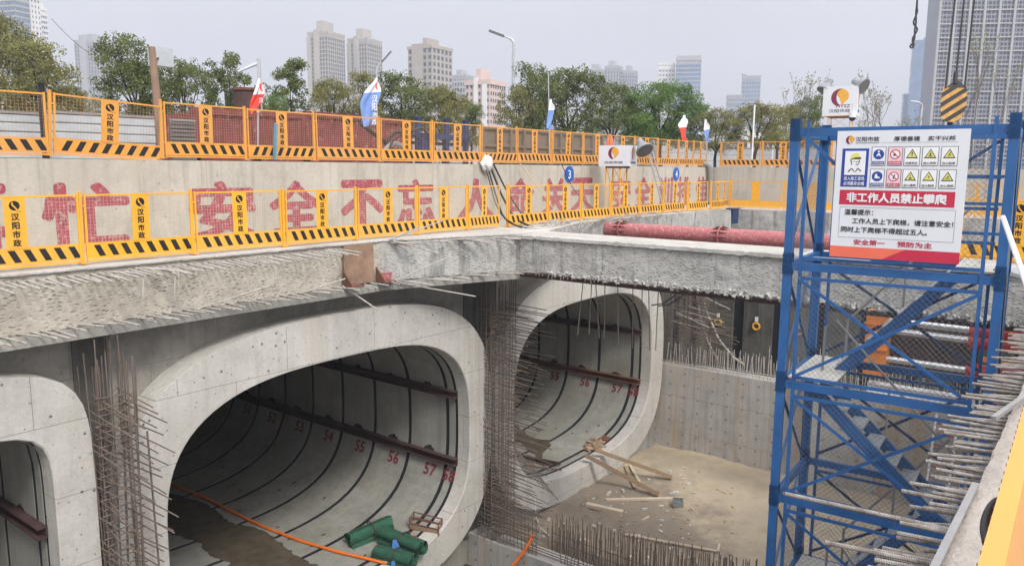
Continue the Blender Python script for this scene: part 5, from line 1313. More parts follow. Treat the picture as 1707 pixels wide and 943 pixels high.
def container(label, px0, px1, ptop, y, dep):
    x0, x1, z1 = aty(px0, 230, y).x, aty(px1, 230, y).x, aty((px0 + px1) / 2, ptop, y).z
    t = thing('container', label, 'container', ((x0 + x1) / 2, y, GZ), 0, 'dull red steel containers')
    mb = MB(); n = int((x1 - x0) / .28); h = (x1 - x0) / n
    for k in range(n): mb.prism([(x0 + h * k, y, GZ + .1), (x0 + h * (k + .2), y + .035, GZ + .1), (x0 + h * (k + .5), y + .035, GZ + .1), (x0 + h * (k + .7), y, GZ + .1), (x0 + h * (k + 1), y, GZ + .1), (x0 + h * (k + 1), y + .2, GZ + .1), (x0 + h * k, y + .2, GZ + .1)], (0, 0, z1 - GZ - .3))
    mb.box(((x0 + x1) / 2, y + dep / 2 + .1, (GZ + z1) / 2 - .05), (x1 - x0 - .02, dep - .2, z1 - GZ - .2)); mb.build('body', M['contred'], t)
    MB().box(((x0 + x1) / 2, y + .06, z1 - .10), (x1 - x0 + .1, .22, .20)).build('rail', M['contred'], t); MB().box(((x0 + x1) / 2, y + .06, GZ + .08), (x1 - x0 + .1, .2, .14)).build('rail', M['contred'], t)
    for x in (x0, x1): MB().box((x, y + .06, (GZ + z1) / 2), (.14, .2, z1 - GZ)).build('corner_post', M['contred'], t)
    return t
container('dull red container right of the dark hoarding, smeared with white', 328, 424, 182, 22.0, 5)
container('dull red container behind the red flag and the blue stick', 430, 506, 186, 22.4, 5)
container('dull red container behind the black hoses', 512, 636, 190, 22.6, 5)
container('dull red container partly behind the hoses at its right end', 640, 684, 198, 22.9, 4)
t = thing('pipe_rack', 'blue steel pipe rack behind the upper fence', 'rack', aty(735, 262, 20.5))
for px_ in (697, 744, 776): p = aty(px_, 245, 20.5); MB().box((p.x, 20.5, GZ + .85), (.17, .17, 1.7)).build('post', M['blue_dark'], t)
a, b = aty(688, 226, 20.5), aty(782, 228, 20.5); MB().bar((a.x, 20.5, a.z), (b.x, 20.5, a.z), .18, .18).bar((a.x, 20.7, a.z - .25), (b.x, 20.7, a.z - .25), .1, .1).build('beam', M['blue_dark'], t)
p = aty(706, 248, 20.2); MB().box((p.x, 20.2, GZ + .55), (.5, .4, 1.1)).build('cabinet', M['blue_dark'], t)
for i, (pl, lab) in enumerate((([(600, 206), (622, 222), (640, 236), (652, 250)], 'black hose sloping down at the left of the hose tangle'), ([(644, 258), (648, 232), (662, 220), (676, 228), (684, 250), (690, 262)], 'black hose arched before the last red container'), ([(686, 220), (700, 214), (712, 222), (722, 240), (728, 262)], 'black hose arched over the blue rack'), ([(650, 262), (652, 240), (664, 228), (680, 222), (700, 232)], 'thin black hose inside the hose tangle'))):
    tag(MB().path(sm([aty(a, b, 20.2 - .15 * i) for a, b in pl]), .075 - .012 * i, 8).build('hose', M['cable'], smooth=True), lab, 'hose', 'black hoses behind the upper fence')
c = aty(660, 262, 20.0); mb = MB(); mb.path([(c.x + .62 * math.cos(k * PI / 16), 20.0, GZ + .05 + .62 * math.sin(k * PI / 16)) for k in range(17)], .10, 8)
tag(mb.build('hose_reel', M['greypipe'], smooth=True), 'grey half round hose coil standing behind the upper fence', 'hose coil')
t = thing('shutter_wall', 'long brown steel shutter with ribs behind the upper fence', 'shutter', aty(900, 262, 19.6))
x0, x1 = aty(806, 240, 19.6).x, aty(1006, 240, 19.6).x; z1 = aty(850, 213, 19.6).z
MB().box(((x0 + x1) / 2, 19.75, (GZ + z1) / 2), (x1 - x0, .06, z1 - GZ)).build('sheet', M['boardbrown'], t)
for k in range(11): x = x0 + (x1 - x0) * k / 10; MB().box((x, 19.66, (GZ + z1) / 2), (.12, .12, z1 - GZ)).build('rib', M['boardbrown'], t)
for z in (GZ + .1, GZ + .75, z1 - .06): MB().box(((x0 + x1) / 2, 19.67, z), (x1 - x0, .08, .1)).build('rail', M['boardbrown'], t)
x0, x1 = aty(1036, 250, 24).x, aty(1200, 250, 24).x
slab('hoarding', 'low pale hoarding along the yard, right of the brown shutter', 'hoarding', x0, x1, 24, GZ, GZ + 1.45, M['hoard'], 'h', 3)
t = slab('hoarding', 'low pale hoarding beyond the far end wall', 'hoarding', 0, 18, 0, 0, 1.5, M['hoard'], 'h', 3); t.location = (60, 26, GZ); t.rotation_euler = (0, 0, -PI / 2.3)
mb = MB(); p = aty(843, 258, 18.2)
mb.grid(lambda u, v: (p.x + .35 * math.sin(PI * v) * math.cos(2 * PI * u), 18.2 + .25 * math.sin(PI * v) * math.sin(2 * PI * u), GZ + .2 + .22 * math.cos(PI * v)), 12, 6)
tag(mb.build('sack', M['woodpale'], smooth=True), 'small pale sack behind the upper fence by the cables', 'sack')
# wooden pole, blue stick, tank
t = thing('utility_pole', 'leaning wooden pole at the upper fence with a small pale box', 'pole', aty(272, 262, 17.6))
a, b = aty(271, 262, 17.55), aty(253, 79, 17.9); MB().tube(a, b, .105, 10, 0, .075).build('pole', M['pole'], t)
p = aty(268, 96, 18.2); MB().box(p, (.5, .25, .42)).build('box', M['hoard'], t); MB().bar(aty(256, 100, 17.9), p, .04, .04).build('bracket', M['rust'], t)
a, b = aty(458, 266, 17.15), aty(460, 206, 17.0); tag(MB().bar(a, b, .10, .05).build('board', paint('pale blue timber', (.16, .36, .46), .7, wear=.5)), 'pale blue timber standing against the upper fence', 'board')
p = aty(413, 190, 26); t = thing('tank', 'rusty cylindrical tank behind the second red container', 'tank', (p.x, 26, GZ))
MB().tube((p.x, 26, GZ), (p.x, 26, aty(413, 152, 26).z), .48, 20).build('body', M['rust_dark'], t); MB().tube((p.x, 26, aty(413, 152, 26).z), (p.x, 26, aty(413, 148, 26).z), .54, 20).build('rim', M['rust'], t)
# flags
def flag(label, pole0, pole1, pts, y, top, bot, txt, bt):
    t = thing('flag', label, 'flag', aty(*pole0, y), 0, 'feather flags along the upper fence')
    a, b = aty(*pole0, y), aty(*pole1, y); MB().tube(a, b, .022, 6).build('flagpole', M['galv'], t)
    L = [aty(x, yy, y - .06) for x, yy in pts[0]]; R = [aty(x, yy, y - .06) for x, yy in pts[1]]
    def al(P, u):
        s_ = u * (len(P) - 1); i = min(int(s_), len(P) - 2); return P[i].lerp(P[i + 1], s_ - i)
    mb = MB(); n = 24
    vs = []
    for j in range(n + 1):
        for i in range(9):
            q = al(L, j / n).lerp(al(R, j / n), i / 8); q = q + Vector((0, .14 * math.sin(i * 1.1 + j * .35) * (i / 8), 0)); vs.append(q)
    for j in range(n):
        for i in range(8): mb.f.append((j * 9 + i, j * 9 + i + 1, (j + 1) * 9 + i + 1, (j + 1) * 9 + i)); mb.mi.append(0 if j / n < bt else 1)
    mb.v = [tuple(v) for v in vs]
    cl_ = mb.build('cloth', [top, bot], t, smooth=True)
    if txt:
        mb = MB()
        for k, ch in enumerate(txt):
            u = bt + .14 + (1 - bt - .22) * k / max(1, len(txt) - 1) * .9; q = al(L, u).lerp(al(R, u), .5); w_ = (al(R, u) - al(L, u)).length
            mb.flat(fith(text_vf(ch, .2, .006), min(.22, w_ * .4)), frame(q + Vector((0, -.2, 0)), (1, 0, 0), (0, 0, 1)))
        mb.build('lettering', M['flagwhite'], cl_)
        a2, b2 = logo_vf(.11); q = al(L, bt * .62).lerp(al(R, bt * .62), .55); MB().flat(a2, frame(q + Vector((0, -.2, 0)), (1, 0, 0), (0, 0, 1))).build('emblem', M['flagred'], cl_)
    return t
flag('red and white feather flag hanging at the second red container', (430, 262), (430, 100), ([(430, 132), (424, 152), (417, 170), (416, 182), (418, 190)], [(433, 130), (436, 150), (437, 172), (432, 184), (424, 188)]), 17.9, M['flagwhite'], M['flagred'], '汉阳', .32)
flag('blue and white feather flag left of the dark tree', (630, 262), (627, 130), ([(626, 132), (608, 152), (600, 172), (603, 196), (606, 212)], [(629, 130), (630, 150), (632, 172), (632, 196), (624, 208)]), 18.0, M['flagwhite'], M['flagblue'], '汉阳市政', .28)
flag('narrow blue flag hanging limp before the brown shutter', (916, 262), (914, 120), ([(917, 166), (914, 184), (911, 204), (911, 214)], [(919, 165), (920, 184), (920, 204), (919, 216)]), 17.9, M['flagwhite'], M['flagblue'], '', .3)
flag('small red and white flag over the far upper fence', (1142, 262), (1142, 192), ([(1140, 193), (1130, 208), (1135, 222), (1137, 234)], [(1142, 192), (1143, 206), (1143, 222), (1142, 235)]), 18.0, M['flagwhite'], M['flagred'], '', .45)
flag('small blue and white flag near the wall corner', (1178, 270), (1176, 198), ([(1175, 200), (1173, 216), (1175, 228), (1178, 236)], [(1177, 199), (1180, 214), (1181, 228), (1181, 238)]), 18.0, M['flagwhite'], M['flagblue'], '', .35)
p = aty(1017, 240, 17.9); mb = MB(); mb.grid(lambda u, v: (p.x + (.30 - .1 * v) * math.cos(2 * PI * u) * math.sin(.3 + 2.5 * v), 17.9 + .15 * math.sin(2 * PI * u) * math.sin(.3 + 2.5 * v), GZ + .35 + 1.0 * (1 - v)), 12, 8)
tag(mb.build('cloth', M['signorange'], smooth=True), 'bundled orange red cloth tied on the upper fence behind the small mast box', 'cloth')
# street lamps and poles
def lamp(label, px_, base, topy, dist, arm_px, arm_py, r=.10, head=True):
    g = far(px_, 275, dist); top = far(px_, topy, dist); tip = far(arm_px, arm_py, dist)
    g = Vector((top.x, top.y, GZ))
    t = thing('street_lamp', label, 'street lamp', g, 0, 'street lamps')
    k = top.lerp(tip, .35) + Vector((0, 0, .15 * (tip - top).length))
    MB().path([g, g.lerp(top, .9)] + sm([g.lerp(top, .9), top, k, tip], 5)[1:], r, 8, 0, r * .5).build('pole', M['galv'], t)
    if head:
        d = (tip - k).normalized(); MB().bar(tip - d * .1, tip + d * .9, .32, .12).build('lamp_head', M['greybox'], t)
    return t
lamp('tall white street lamp with a curved arm to the left above the trees', 856, 240, 72, 48, 838, 60)
lamp('street lamp with a dark head between the second and third tall flats', 628, 200, 118, 55, 638, 102, .07)
lamp('white street lamp curving to the left before the great grey tower', 1537, 200, 176, 70, 1518, 169, .10, False)
t = thing('traffic_gantry', 'white pole with a slanting arm to the left beside the red flag', 'pole', (far(431, 100, 34).x, far(431, 100, 34).y, GZ))
p = far(431, 98, 34); MB().tube((p.x, p.y, GZ), p, .085, 10).build('pole', M['galv'], t); MB().tube(far(429, 106, 34), far(396, 120, 33), .08, 8, 0, .05).build('arm', M['galv'], t)
p = far(1292, 180, 60); tag(MB().tube((p.x, p.y, GZ), p, .06, 8).build('pole', M['white']), 'thin white pole among the trees right of the wall corner', 'pole')
p = far(1258, 175, 45); tag(MB().tube((p.x, p.y, GZ), p, .05, 8).build('pole', M['white']), 'thin white pole before the big tree near the blue tower', 'pole')
p = far(914, 128, 45); tag(MB().tube((p.x, p.y, GZ), p, .09, 8).build('pole', M['galv']), 'pale pole in front of the big tree right of the tall lamp', 'pole')
# crane hook block and slings
D_ = 19.0
def cp_(px_, py_, d=D_): return far(px_, py_, d)
t = thing('crane_hook', 'yellow and black striped crane hook block hanging behind the sign', 'crane hook', cp_(1589, 175))
out = [(1572, 147), (1582, 141), (1596, 138), (1611, 144), (1613, 152), (1611, 178), (1602, 198), (1592, 204), (1572, 203), (1568, 190), (1568, 170)]
P2 = [cp_(*q) for q in out]; back = ray(1592, 172).normalized() * .30
body = MB().prism(P2, back).build('block', M['hookyellow'], t)
def clip(poly, a, b, c_):      # keep a*x+b*y<=c
    o = []
    for i in range(len(poly)):
        p_, q_ = poly[i], poly[(i + 1) % len(poly)]; f, g = a * p_[0] + b * p_[1] - c_, a * q_[0] + b * q_[1] - c_
        if f <= 0: o.append(p_)
        if f * g < 0: s_ = f / (f - g); o.append((p_[0] + (q_[0] - p_[0]) * s_, p_[1] + (q_[1] - p_[1]) * s_))
    return o
mb = MB()
for k in range(-2, 9):
    v0 = 1690 + k * 15.4; q = clip(clip(out, .62, 1, v0 + 7.6 - 546), -.62, -1, -(v0 - 546))
    if len(q) >= 3: mb.prism([cp_(*w_, D_ - .012) for w_ in q], back * .02)
mb.build('stripes', M['black'], body)
MB().prism([cp_(*q, D_ - .01) for q in ((1578, 146), (1592, 132), (1600, 136), (1612, 146))], back * 1.1).build('cheek', M['ropes'], t)
MB().tube(cp_(1593, 122), cp_(1592, 140), .05, 8).build('wedge_socket', M['ropes'], t)
for (x0, x1, y1) in ((1592, 1576, 148), (1607, 1594, 124), (1624, 1608, 146)):
    a = cp_(x1, y1); b = cp_(x0, 0); d = b - a; MB().tube(a, a + d * 9, .022, 6).build('wire_rope', M['ropes'], t)
MB().tube(cp_(1584, 202) + back * .5, cp_(1583, 214) + back * .5, .06, 8).path([cp_(1583, 214) + back * .5 + Vector((.0, 0, 0)), cp_(1577, 220) + back * .5, cp_(1578, 228) + back * .5, cp_(1585, 231) + back * .5, cp_(1591, 226) + back * .5], .045, 8).build('hook', M['ropes'], t)
t = thing('lifting_sling', 'pair of twisted wire slings hanging from above, left of the great tower', 'sling', cp_(1521, 78))
tp2 = cp_(1529, 0); dd = tp2 - cp_(1526, 40)
for s_ in (1, -1): MB().path(sm([tp2 + dd * 14, tp2 + dd * 3, tp2, cp_(1528 + s_, 20), cp_(1525 - 2 * s_, 38), cp_(1527 + 2 * s_, 50), cp_(1523 - 1.5 * s_, 64), cp_(1521 + s_, 76)]), .022, 6).build('rope', M['ropes'], t)
MB().path([cp_(1517, 79), cp_(1519, 74), cp_(1522, 77), cp_(1524, 72), cp_(1522, 80), cp_(1518, 80)], .025, 6).build('shackle', M['ropes'], t)
p0, p1 = far(86, 32, 60), far(215, 104, 60)
tag(MB().path([p0.lerp(p1, k / 12) - Vector((0, 0, 1.0 * math.sin(PI * k / 12))) for k in range(13)], .02, 4).build('overhead_cable', M['cable']), 'overhead cable sagging in the sky at upper left', 'cable')
# ---------------------------------------------------------------- trees
def tree_meshes(seed, H, crown_w, crown_h, nleaf, lsize, clumps, lean=0., trunk_r=.14, gap=.35, flat=1.0):
    R = random.Random(seed); rs = np.random.RandomState(seed)
    trunk = MB(); cz = H - crown_h
    fork = Vector((lean * .3 + R.uniform(-.15, .15), R.uniform(-.15, .15), cz + crown_h * .08))
    trunk.path([(0, 0, 0), fork.lerp(Vector((0, 0, 0)), .5) + Vector((R.uniform(-.15, .15), R.uniform(-.1, .1), 0)), fork], trunk_r, 8, 0, trunk_r * .75)
    limbs = []; nl = R.randint(4, 6); a0 = R.uniform(0, 6)
    for k in range(nl):                       # main limbs, crooked, thinning outwards
        a = a0 + 2 * PI * k / nl + R.uniform(-.4, .4); out_ = crown_w / 2 * R.uniform(.35, .8) * (.25 if k == 0 else 1); top_ = cz + crown_h * (R.uniform(.80, .92) if k == 0 else R.uniform(.40, .85))
        e = Vector((math.cos(a) * out_ + lean, math.sin(a) * out_, top_)); pts = [fork - Vector((0, 0, R.uniform(0, .25) * cz))]
        for q in (.33, .66): pts.append(fork.lerp(e, q) + Vector((R.uniform(-.3, .3), R.uniform(-.3, .3), R.uniform(-.1, .3))) * crown_w * .1)
        pts.append(e); trunk.path(pts, trunk_r * R.uniform(.45, .6), 6, 0, trunk_r * .14); limbs += [pts[1].lerp(pts[2], .4), pts[2], pts[2].lerp(pts[3], .5), pts[3]]
    cs = []
    for k in range(clumps):
        for _ in range(20):
            a = R.uniform(0, 2 * PI); rr = math.sqrt(R.random()) * crown_w / 2; zz = R.uniform(.05, 1) ** .85
            env = math.sqrt(max(.05, 1 - (2 * zz - 1) ** 2 * .8)) if zz > .35 else .55 + zz
            c = Vector((math.cos(a) * rr * env + lean, math.sin(a) * rr * env, cz + crown_h * zz * .95))
            lb = min(limbs, key=lambda l: (l - c).length)
            if (lb - c).length < crown_w * .24: break
        r = R.uniform(.4, 1.0) * crown_w * .145
        cs.append((c, r)); trunk.path([lb, lb.lerp(c, .5) + Vector((R.uniform(-.1, .1), R.uniform(-.1, .1), R.uniform(-.05, .15))), c], trunk_r * .16, 4, 0, trunk_r * .05)
    w_ = np.array([r ** 2 for c, r in cs]); w_ /= w_.sum()
    idx = rs.choice(len(cs), nleaf, p=w_)
    C = np.array([tuple(c) for c, r in cs])[idx]; RR = np.array([r for c, r in cs])[idx]
    d = rs.normal(size=(nleaf, 3)); d /= np.linalg.norm(d, axis=1)[:, None]
    rad = rs.uniform(.15, 1, nleaf) ** .5
    P = C + d * (RR * rad)[:, None] * np.array([1.15, 1.15, .8 * flat])
    keep = np.array([nz((p[0], p[1], p[2]), 2.1) > -gap for p in P]); P = P[keep]; n = len(P)
    t1 = rs.normal(size=(n, 3)); t1 /= np.linalg.norm(t1, axis=1)[:, None]
    t2 = rs.normal(size=(n, 3)); t2 -= t1 * (t1 * t2).sum(1)[:, None]; t2 /= np.linalg.norm(t2, axis=1)[:, None]
    s_ = lsize * rs.uniform(.6, 1.35, n)[:, None]
    V = np.stack([P - t1 * s_, P + t2 * s_ * .55, P + t1 * s_, P - t2 * s_ * .55], 1).reshape(-1, 3)
    me = bpy.data.meshes.new('foliage'); me.vertices.add(4 * n); me.vertices.foreach_set('co', V.ravel())
    me.loops.add(4 * n); me.loops.foreach_set('vertex_index', np.arange(4 * n)); me.polygons.add(n); me.polygons.foreach_set('loop_start', np.arange(n) * 4)
    me.polygons.foreach_set('loop_total', np.full(n, 4)) if hasattr(me.polygons[0], 'loop_total') and False else None
    me.update(); me.validate()
    tm = bpy.data.meshes.new('trunk'); tm.from_pydata(trunk.v, [], trunk.f); tm.update()
    return tm, me
_tv = {}
def tree(kind, label, px_, topy, dist, leaf, variant, mirror=1, rz=0., wscale=1., group='trees behind the upper fence', name='tree', bark='bark'):
    top = far(px_, topy, dist); H = top.z - GZ
    if (kind, variant) not in _tv:
        if kind == 'round': _tv[(kind, variant)] = tree_meshes(100 + variant, 6.0, 5.6, 4.5, 20000, .070, 74, trunk_r=.16, gap=.12)
        elif kind == 'open': _tv[(kind, variant)] = tree_meshes(200 + variant, 6.0, 4.8, 4.4, 11500, .068, 48, lean=.3, trunk_r=.15, gap=.10)
        elif kind == 'slim': _tv[(kind, variant)] = tree_meshes(300 + variant, 6.0, 3.6, 4.7, 9000, .068, 46, trunk_r=.10, gap=.12)
        elif kind == 'bare': _tv[(kind, variant)] = bare_mesh(400 + variant)
    tm, fm = _tv[(kind, variant)]
    t = thing(name, label, 'tree', (top.x, top.y, GZ), rz, group)
    k = H / 6.0; t.scale = (k * wscale * mirror, k * wscale, k)
    for nm, me, mt in (('trunk', tm, M[bark]), ('crown', fm, leaf)):
        if me is None: continue
        o = bpy.data.objects.new(nm, me); COL.objects.link(o); o.parent = t
        if not me.materials: me.materials.append(mt)
        o.material_slots[0].link = 'OBJECT'; o.material_slots[0].material = mt
    return t
def bare_mesh(seed):
    R = random.Random(seed); mb = MB(); tips = []
    def grow(p, d, L, r, depth):
        q = p + d * L; mid = p.lerp(q, .5) + Vector((R.uniform(-1, 1), R.uniform(-1, 1), R.uniform(-.5, .5))) * L * .07
        mb.path([p, mid, q], r, 5 if depth < 2 else 3, 0, r * .6)
        if depth >= 4: tips.append(q); tips.append(mid); return
        for k in range(3 if depth < 3 else 2):
            a = R.uniform(0, 2 * PI); nd_ = (d + Vector((math.cos(a), math.sin(a), R.uniform(-.1, .5))) * R.uniform(.35, .6)).normalized(); grow(q if k else p.lerp(q, .75), nd_, L * R.uniform(.6, .85), r * .55, depth + 1)
    grow(Vector((0, 0, 0)), Vector((R.uniform(-.05, .05), 0, 1)), 2.0, .09, 0)
    z = max(v[2] for v in mb.v); mb.v = [(x * 6 / z * .75, y * 6 / z * .75, zz * 6 / z) for x, y, zz in mb.v]
    lf = MB(); k = 6 / z
    for t_ in tips:
        for q in range(2):
            c = Vector((t_.x * k * .75, t_.y * k * .75, t_.z * k)) + Vector((R.uniform(-.1, .1), R.uniform(-.1, .1), R.uniform(-.1, .1)))
            a = Vector((R.uniform(-1, 1), R.uniform(-1, 1), R.uniform(-1, 1))).normalized() * .07; b = Vector((R.uniform(-1, 1), R.uniform(-1, 1), R.uniform(-1, 1))).normalized() * .05
            lf.poly([c - a, c + b, c + a, c - b])
    tm = bpy.data.meshes.new('trunk'); tm.from_pydata(mb.v, [], mb.f); tm.update(); fm = bpy.data.meshes.new('foliage'); fm.from_pydata(lf.v, [], lf.f); fm.update()
    return tm, fm
LF, LD, LG, LP_ = M['leaf'], M['leaf_dry'], M['leaf_fresh'], M['leaf_pale']
TR = [  # kind, label, px, top, dist, leaf, variant, mirror, rz, wscale
 ('round', 'big olive tree cut off by the left edge, tallest at upper left', -14, 16, 34, LD, 0, 1, .3, .62),
 ('round', 'spreading olive tree at the left above the hoarding', 52, 68, 30, LD, 1, 1, 1.2, .88),
 ('open', 'sparse tree just left of the wooden pole, low and twiggy', 128, 140, 31, LD, 0, 1, 2, .9),
 ('open', 'tall tree with a flat leafy top at the wooden pole', 222, 62, 33, LF, 1, -1, .4, .85),
 ('round', 'dense dark tree filling the space behind the wooden pole', 240, 108, 34, LF, 2, 1, 2.2, .95),
 ('open', 'leafy tree right of the wooden pole', 304, 100, 34, LF, 2, 1, .9, .75),
 ('slim', 'slim upright tree left of the traffic gantry', 374, 84, 36, LF, 0, 1, 0, .95),
 ('round', 'low bushy tree behind the rusty tank', 392, 150, 38, LG, 3, 1, 1, .75),
 ('slim', 'slim tree right of the red flag with a rounded top', 484, 96, 36, LF, 1, 1, 1.4, 1.05),
 ('round', 'low fresh green tree between the red flag and the flats', 462, 152, 40, LG, 0, 1, 3, .6),
 ('open', 'half bare leaning tree left of the blue flag', 552, 128, 36, LD, 3, -1, 2.6, .75),
 ('open', 'brownish tree just behind the blue flag', 594, 118, 37, LD, 4, 1, .2, .85),
 ('round', 'dense dark tree right of the blue flag', 668, 124, 38, LF, 1, -1, .5, .95),
 ('round', 'rounded olive tree left of the pink block', 738, 146, 38, LD, 2, 1, 1.7, .90),
 ('round', 'small fresh tree before the pink block', 786, 172, 40, LF, 3, -1, .8, .65),
 ('open', 'thin leafed tree behind the tall street lamp', 868, 146, 42, LD, 1, 1, 2.8, .8),
 ('round', 'tall dark tree right of the tall street lamp', 892, 112, 43, LF, 0, -1, 2.4, .75),
 ('round', 'broad dark tree behind the narrow blue flag', 952, 118, 44, LF, 2, -1, 1.0, 1.05),
 ('open', 'leaning open tree before the three grey flats', 1022, 138, 45, LF, 4, 1, 1.1, .95),
 ('round', 'bright green bushy tree before the glass office block', 1064, 158, 46, LG, 1, 1, 2.0, .95),
 ('round', 'tallest bright green tree before the glass office block', 1106, 138, 47, LG, 2, 1, .1, 1.0),
 ('round', 'fresh green tree behind the small red flag', 1150, 172, 47, LG, 3, 1, 1.5, .95),
 ('round', 'olive tree behind the small blue flag', 1196, 184, 46, LD, 0, 1, .7, 1.1),
 ('open', 'dark branching olive tree nearest the wall corner', 1262, 172, 46, LD, 2, -1, 2.9, 1.3),
 ('round', 'olive tree right of the wall corner tree', 1302, 176, 52, LD, 3, 1, 2.2, 1.0),
 ('round', 'dark conical tree left of the tall floodlight mast', 1352, 162, 60, LF, 0, 1, 1.9, .8),
]
for a in TR: tree(*a)
for i, (px_, ty, ds, ws, lab) in enumerate(((1322, 120, 58, .8, 'bare winter tree left of the tall floodlight mast'), (1366, 118, 66, .55, 'bare winter tree just behind the tall floodlight box'), (1462, 112, 60, .75, 'bare winter tree right of the tall floodlight box'), (1480, 150, 70, 1.1, 'low twiggy bare tree before the blue tower block'),
                                             (1530, 188, 64, 1.5, 'wide twiggy bare tree at the foot of the great tower'), (1440, 178, 62, 1.2, 'low bare tree between mast and hook'))):
    tree('bare', lab, px_, ty, ds, M['leaf_dry'], i % 3, 1, i * 1.3, ws, 'bare trees on the right', 'bare_tree', 'twig')
for i, (px_, ty, ds, ws, lab) in enumerate(((1640, 44, 34, .55, 'tall young tree with pale new leaves right of the crane hook'), (1676, 80, 36, .55, 'young pale leaved tree at the right edge'), (1612, 120, 40, .6, 'small pale leaved tree just right of the hook block'))):
    tree('bare', lab, px_, ty, ds, LP_, 3 + i % 2, 1, i * 2.1, ws, 'young pale trees on the right', 'young_tree', 'twig')

# ---------------------------------------------------------------- buildings beyond
def tower(label, px0, px1, top, dist, wall, glass, floors, bays, yaw=.35, split=.68, pent=(.3, .6, .06), winw=.5, winh=.55, strips=False, group='high-rise blocks on the skyline', name='apartment_tower', windows=True, extra=None):
    a, b = far(px0, 275, dist), far(px1, 275, dist); W = (b - a).length; zt = far((px0 + px1) / 2, top, dist).z
    right = (b - a).normalized(); right.z = 0; right.normalize(); back = Vector((-right.y, right.x, 0))
    w_ = W * split / math.cos(yaw); d_ = W * (1 - split) / max(.15, math.sin(abs(yaw)))
    s_ = 1 if yaw > 0 else -1
    ex = (right * math.cos(yaw) + back * -math.sin(yaw) * -1 * s_ * s_) if False else None
    # front face runs from its far corner to the near corner; the side face recedes from there
    if yaw > 0: o = Vector((a.x, a.y, GZ)); ux = right * math.cos(yaw) - back * math.sin(yaw)
    else: o = Vector((b.x, b.y, GZ)) - (right * math.cos(yaw) - back * math.sin(yaw)) * w_; ux = right * math.cos(yaw) - back * math.sin(yaw)
    uy = Vector((-ux.y, ux.x, 0))
    t = thing(name, label, 'building', o + ux * w_ / 2 + uy * d_ / 2, 0, group)
    H = zt - GZ
    def P(x, y, z): return o + ux * x + uy * y + Vector((0, 0, z))
    def blk(mb, x0, x1, y0, y1, z0, z1): mb.prism([P(x0, y0, z0), P(x1, y0, z0), P(x1, y1, z0), P(x0, y1, z0)], (0, 0, z1 - z0))
    mb = MB(); blk(mb, 0, w_, 0, d_, 0, H)
    mb.build('walls', wall, t)
    mb = MB(); blk(mb, -.3, w_ + .3, -.3, d_ + .3, H - .5, H + .9); mb.build('parapet', wall, t)
    if pent: mb = MB(); blk(mb, w_ * pent[0], w_ * pent[1], d_ * .2, d_ * .8, H + .9, H + .9 + H * pent[2]); mb.build('penthouse', wall, t)
    side = 1 if yaw > 0 else 0
    fh = H / floors; bw = w_ / bays; nb_ = max(2, int(round(d_ / bw)))
    if strips:
        for i in range(bays):
            mb = MB(); x = bw * (i + .5); blk(mb, x - bw * winw / 2, x + bw * winw / 2, -.25, .1, 2, H - 2)
            mb.build('window_strip', glass, t)
        for i in range(nb_):
            y = d_ * (i + .5) / nb_; mb = MB(); blk(mb, (w_ - .1) if side else -.25, (w_ + .25) if side else .1, y - d_ / nb_ * winw / 2, y + d_ / nb_ * winw / 2, 2, H - 2); mb.build('window_strip', glass, t)
        for k in range(1, floors, 1):
            pass
        mb = MB()
        for k in range(1, floors): blk(mb, -.32, w_ + .32, -.32, d_ + .32, fh * k - fh * (1 - winh) / 2, fh * k + fh * (1 - winh) / 2)
        mb.build('floor_bands', wall, t)
    elif windows:
        L = []
        for k in range(floors):
            z = fh * (k + .5)
            for i in range(bays): L.append((z, bw * (i + .5), None))
            for i in range(nb_): L.append((z, None, d_ * (i + .5) / nb_))
        L.sort(key=lambda q: -q[0])
        rest = MB()
        for n_, (z, x, y) in enumerate(L):
            m_ = MB() if n_ < 100 else rest
            if y is None: blk(m_, x - bw * winw / 2, x + bw * winw / 2, -.12, .1, z - fh * winh / 2, z + fh * winh / 2)
            else: q = d_ / nb_ * winw / 2; blk(m_, (w_ - .1) if side else -.12, (w_ + .12) if side else .1, y - q, y + q, z - fh * winh / 2, z + fh * winh / 2)
            if n_ < 100: m_.build('window', glass, t)
        if rest.v: tag(rest.build('window', glass, t), kind='stuff')
    if extra: extra(t, P, blk, w_, d_, H)
    return t
def MBx(t, blk, x, H, w_):
    mb = MB(); blk(mb, x - .35, x + .35, -.7, .05, 0, H); mb.build('pilaster', M['bgrey'], t)
    if x == 0:
        for k in range(22): mb = MB(); blk(mb, -.1, w_ + .1, -.5, .05, H * k / 22 - .22, H * k / 22 + .22); mb.build('floor_band', M['bgrey'], t)
G, GP = M['glass'], M['glasspale']
def bays_out(cols, mt):
    def f(t, P, blk, w_, d_, H):
        for c0, c1, dep, dz in cols:
            mb = MB(); blk(mb, w_ * c0, w_ * c1, -dep, 0.05, 0, H + dz); mb.build('bay', mt, t)
    return f
tower('glassy pale tower cut by the top of the photo at upper left', 22, 60, 2, 330, M['bgrey'], GP, 32, 6, .3, .8, (.1, .9, .03), .72, .7, True, name='office_tower')
tower('white slab tower with a slit of windows right of the glassy tower', 58, 80, 6, 335, M['bwhite'], G, 32, 3, .3, .75, None, .2, .5, False, name='office_tower')
tower('thin pale slab behind the white slab tower', 77, 89, 22, 345, M['bwhite'], GP, 30, 2, .3, .6, (.2, .7, .03), .3, .5, True)
tower('hazy pale tower pair left of the wooden pole', 138, 190, 74, 620, M['bgrey'], G, 30, 7, .35, .7, (.4, .75, .05), .4, .8, True, extra=bays_out([(.38, .72, 2, 4)], M['bgrey']))
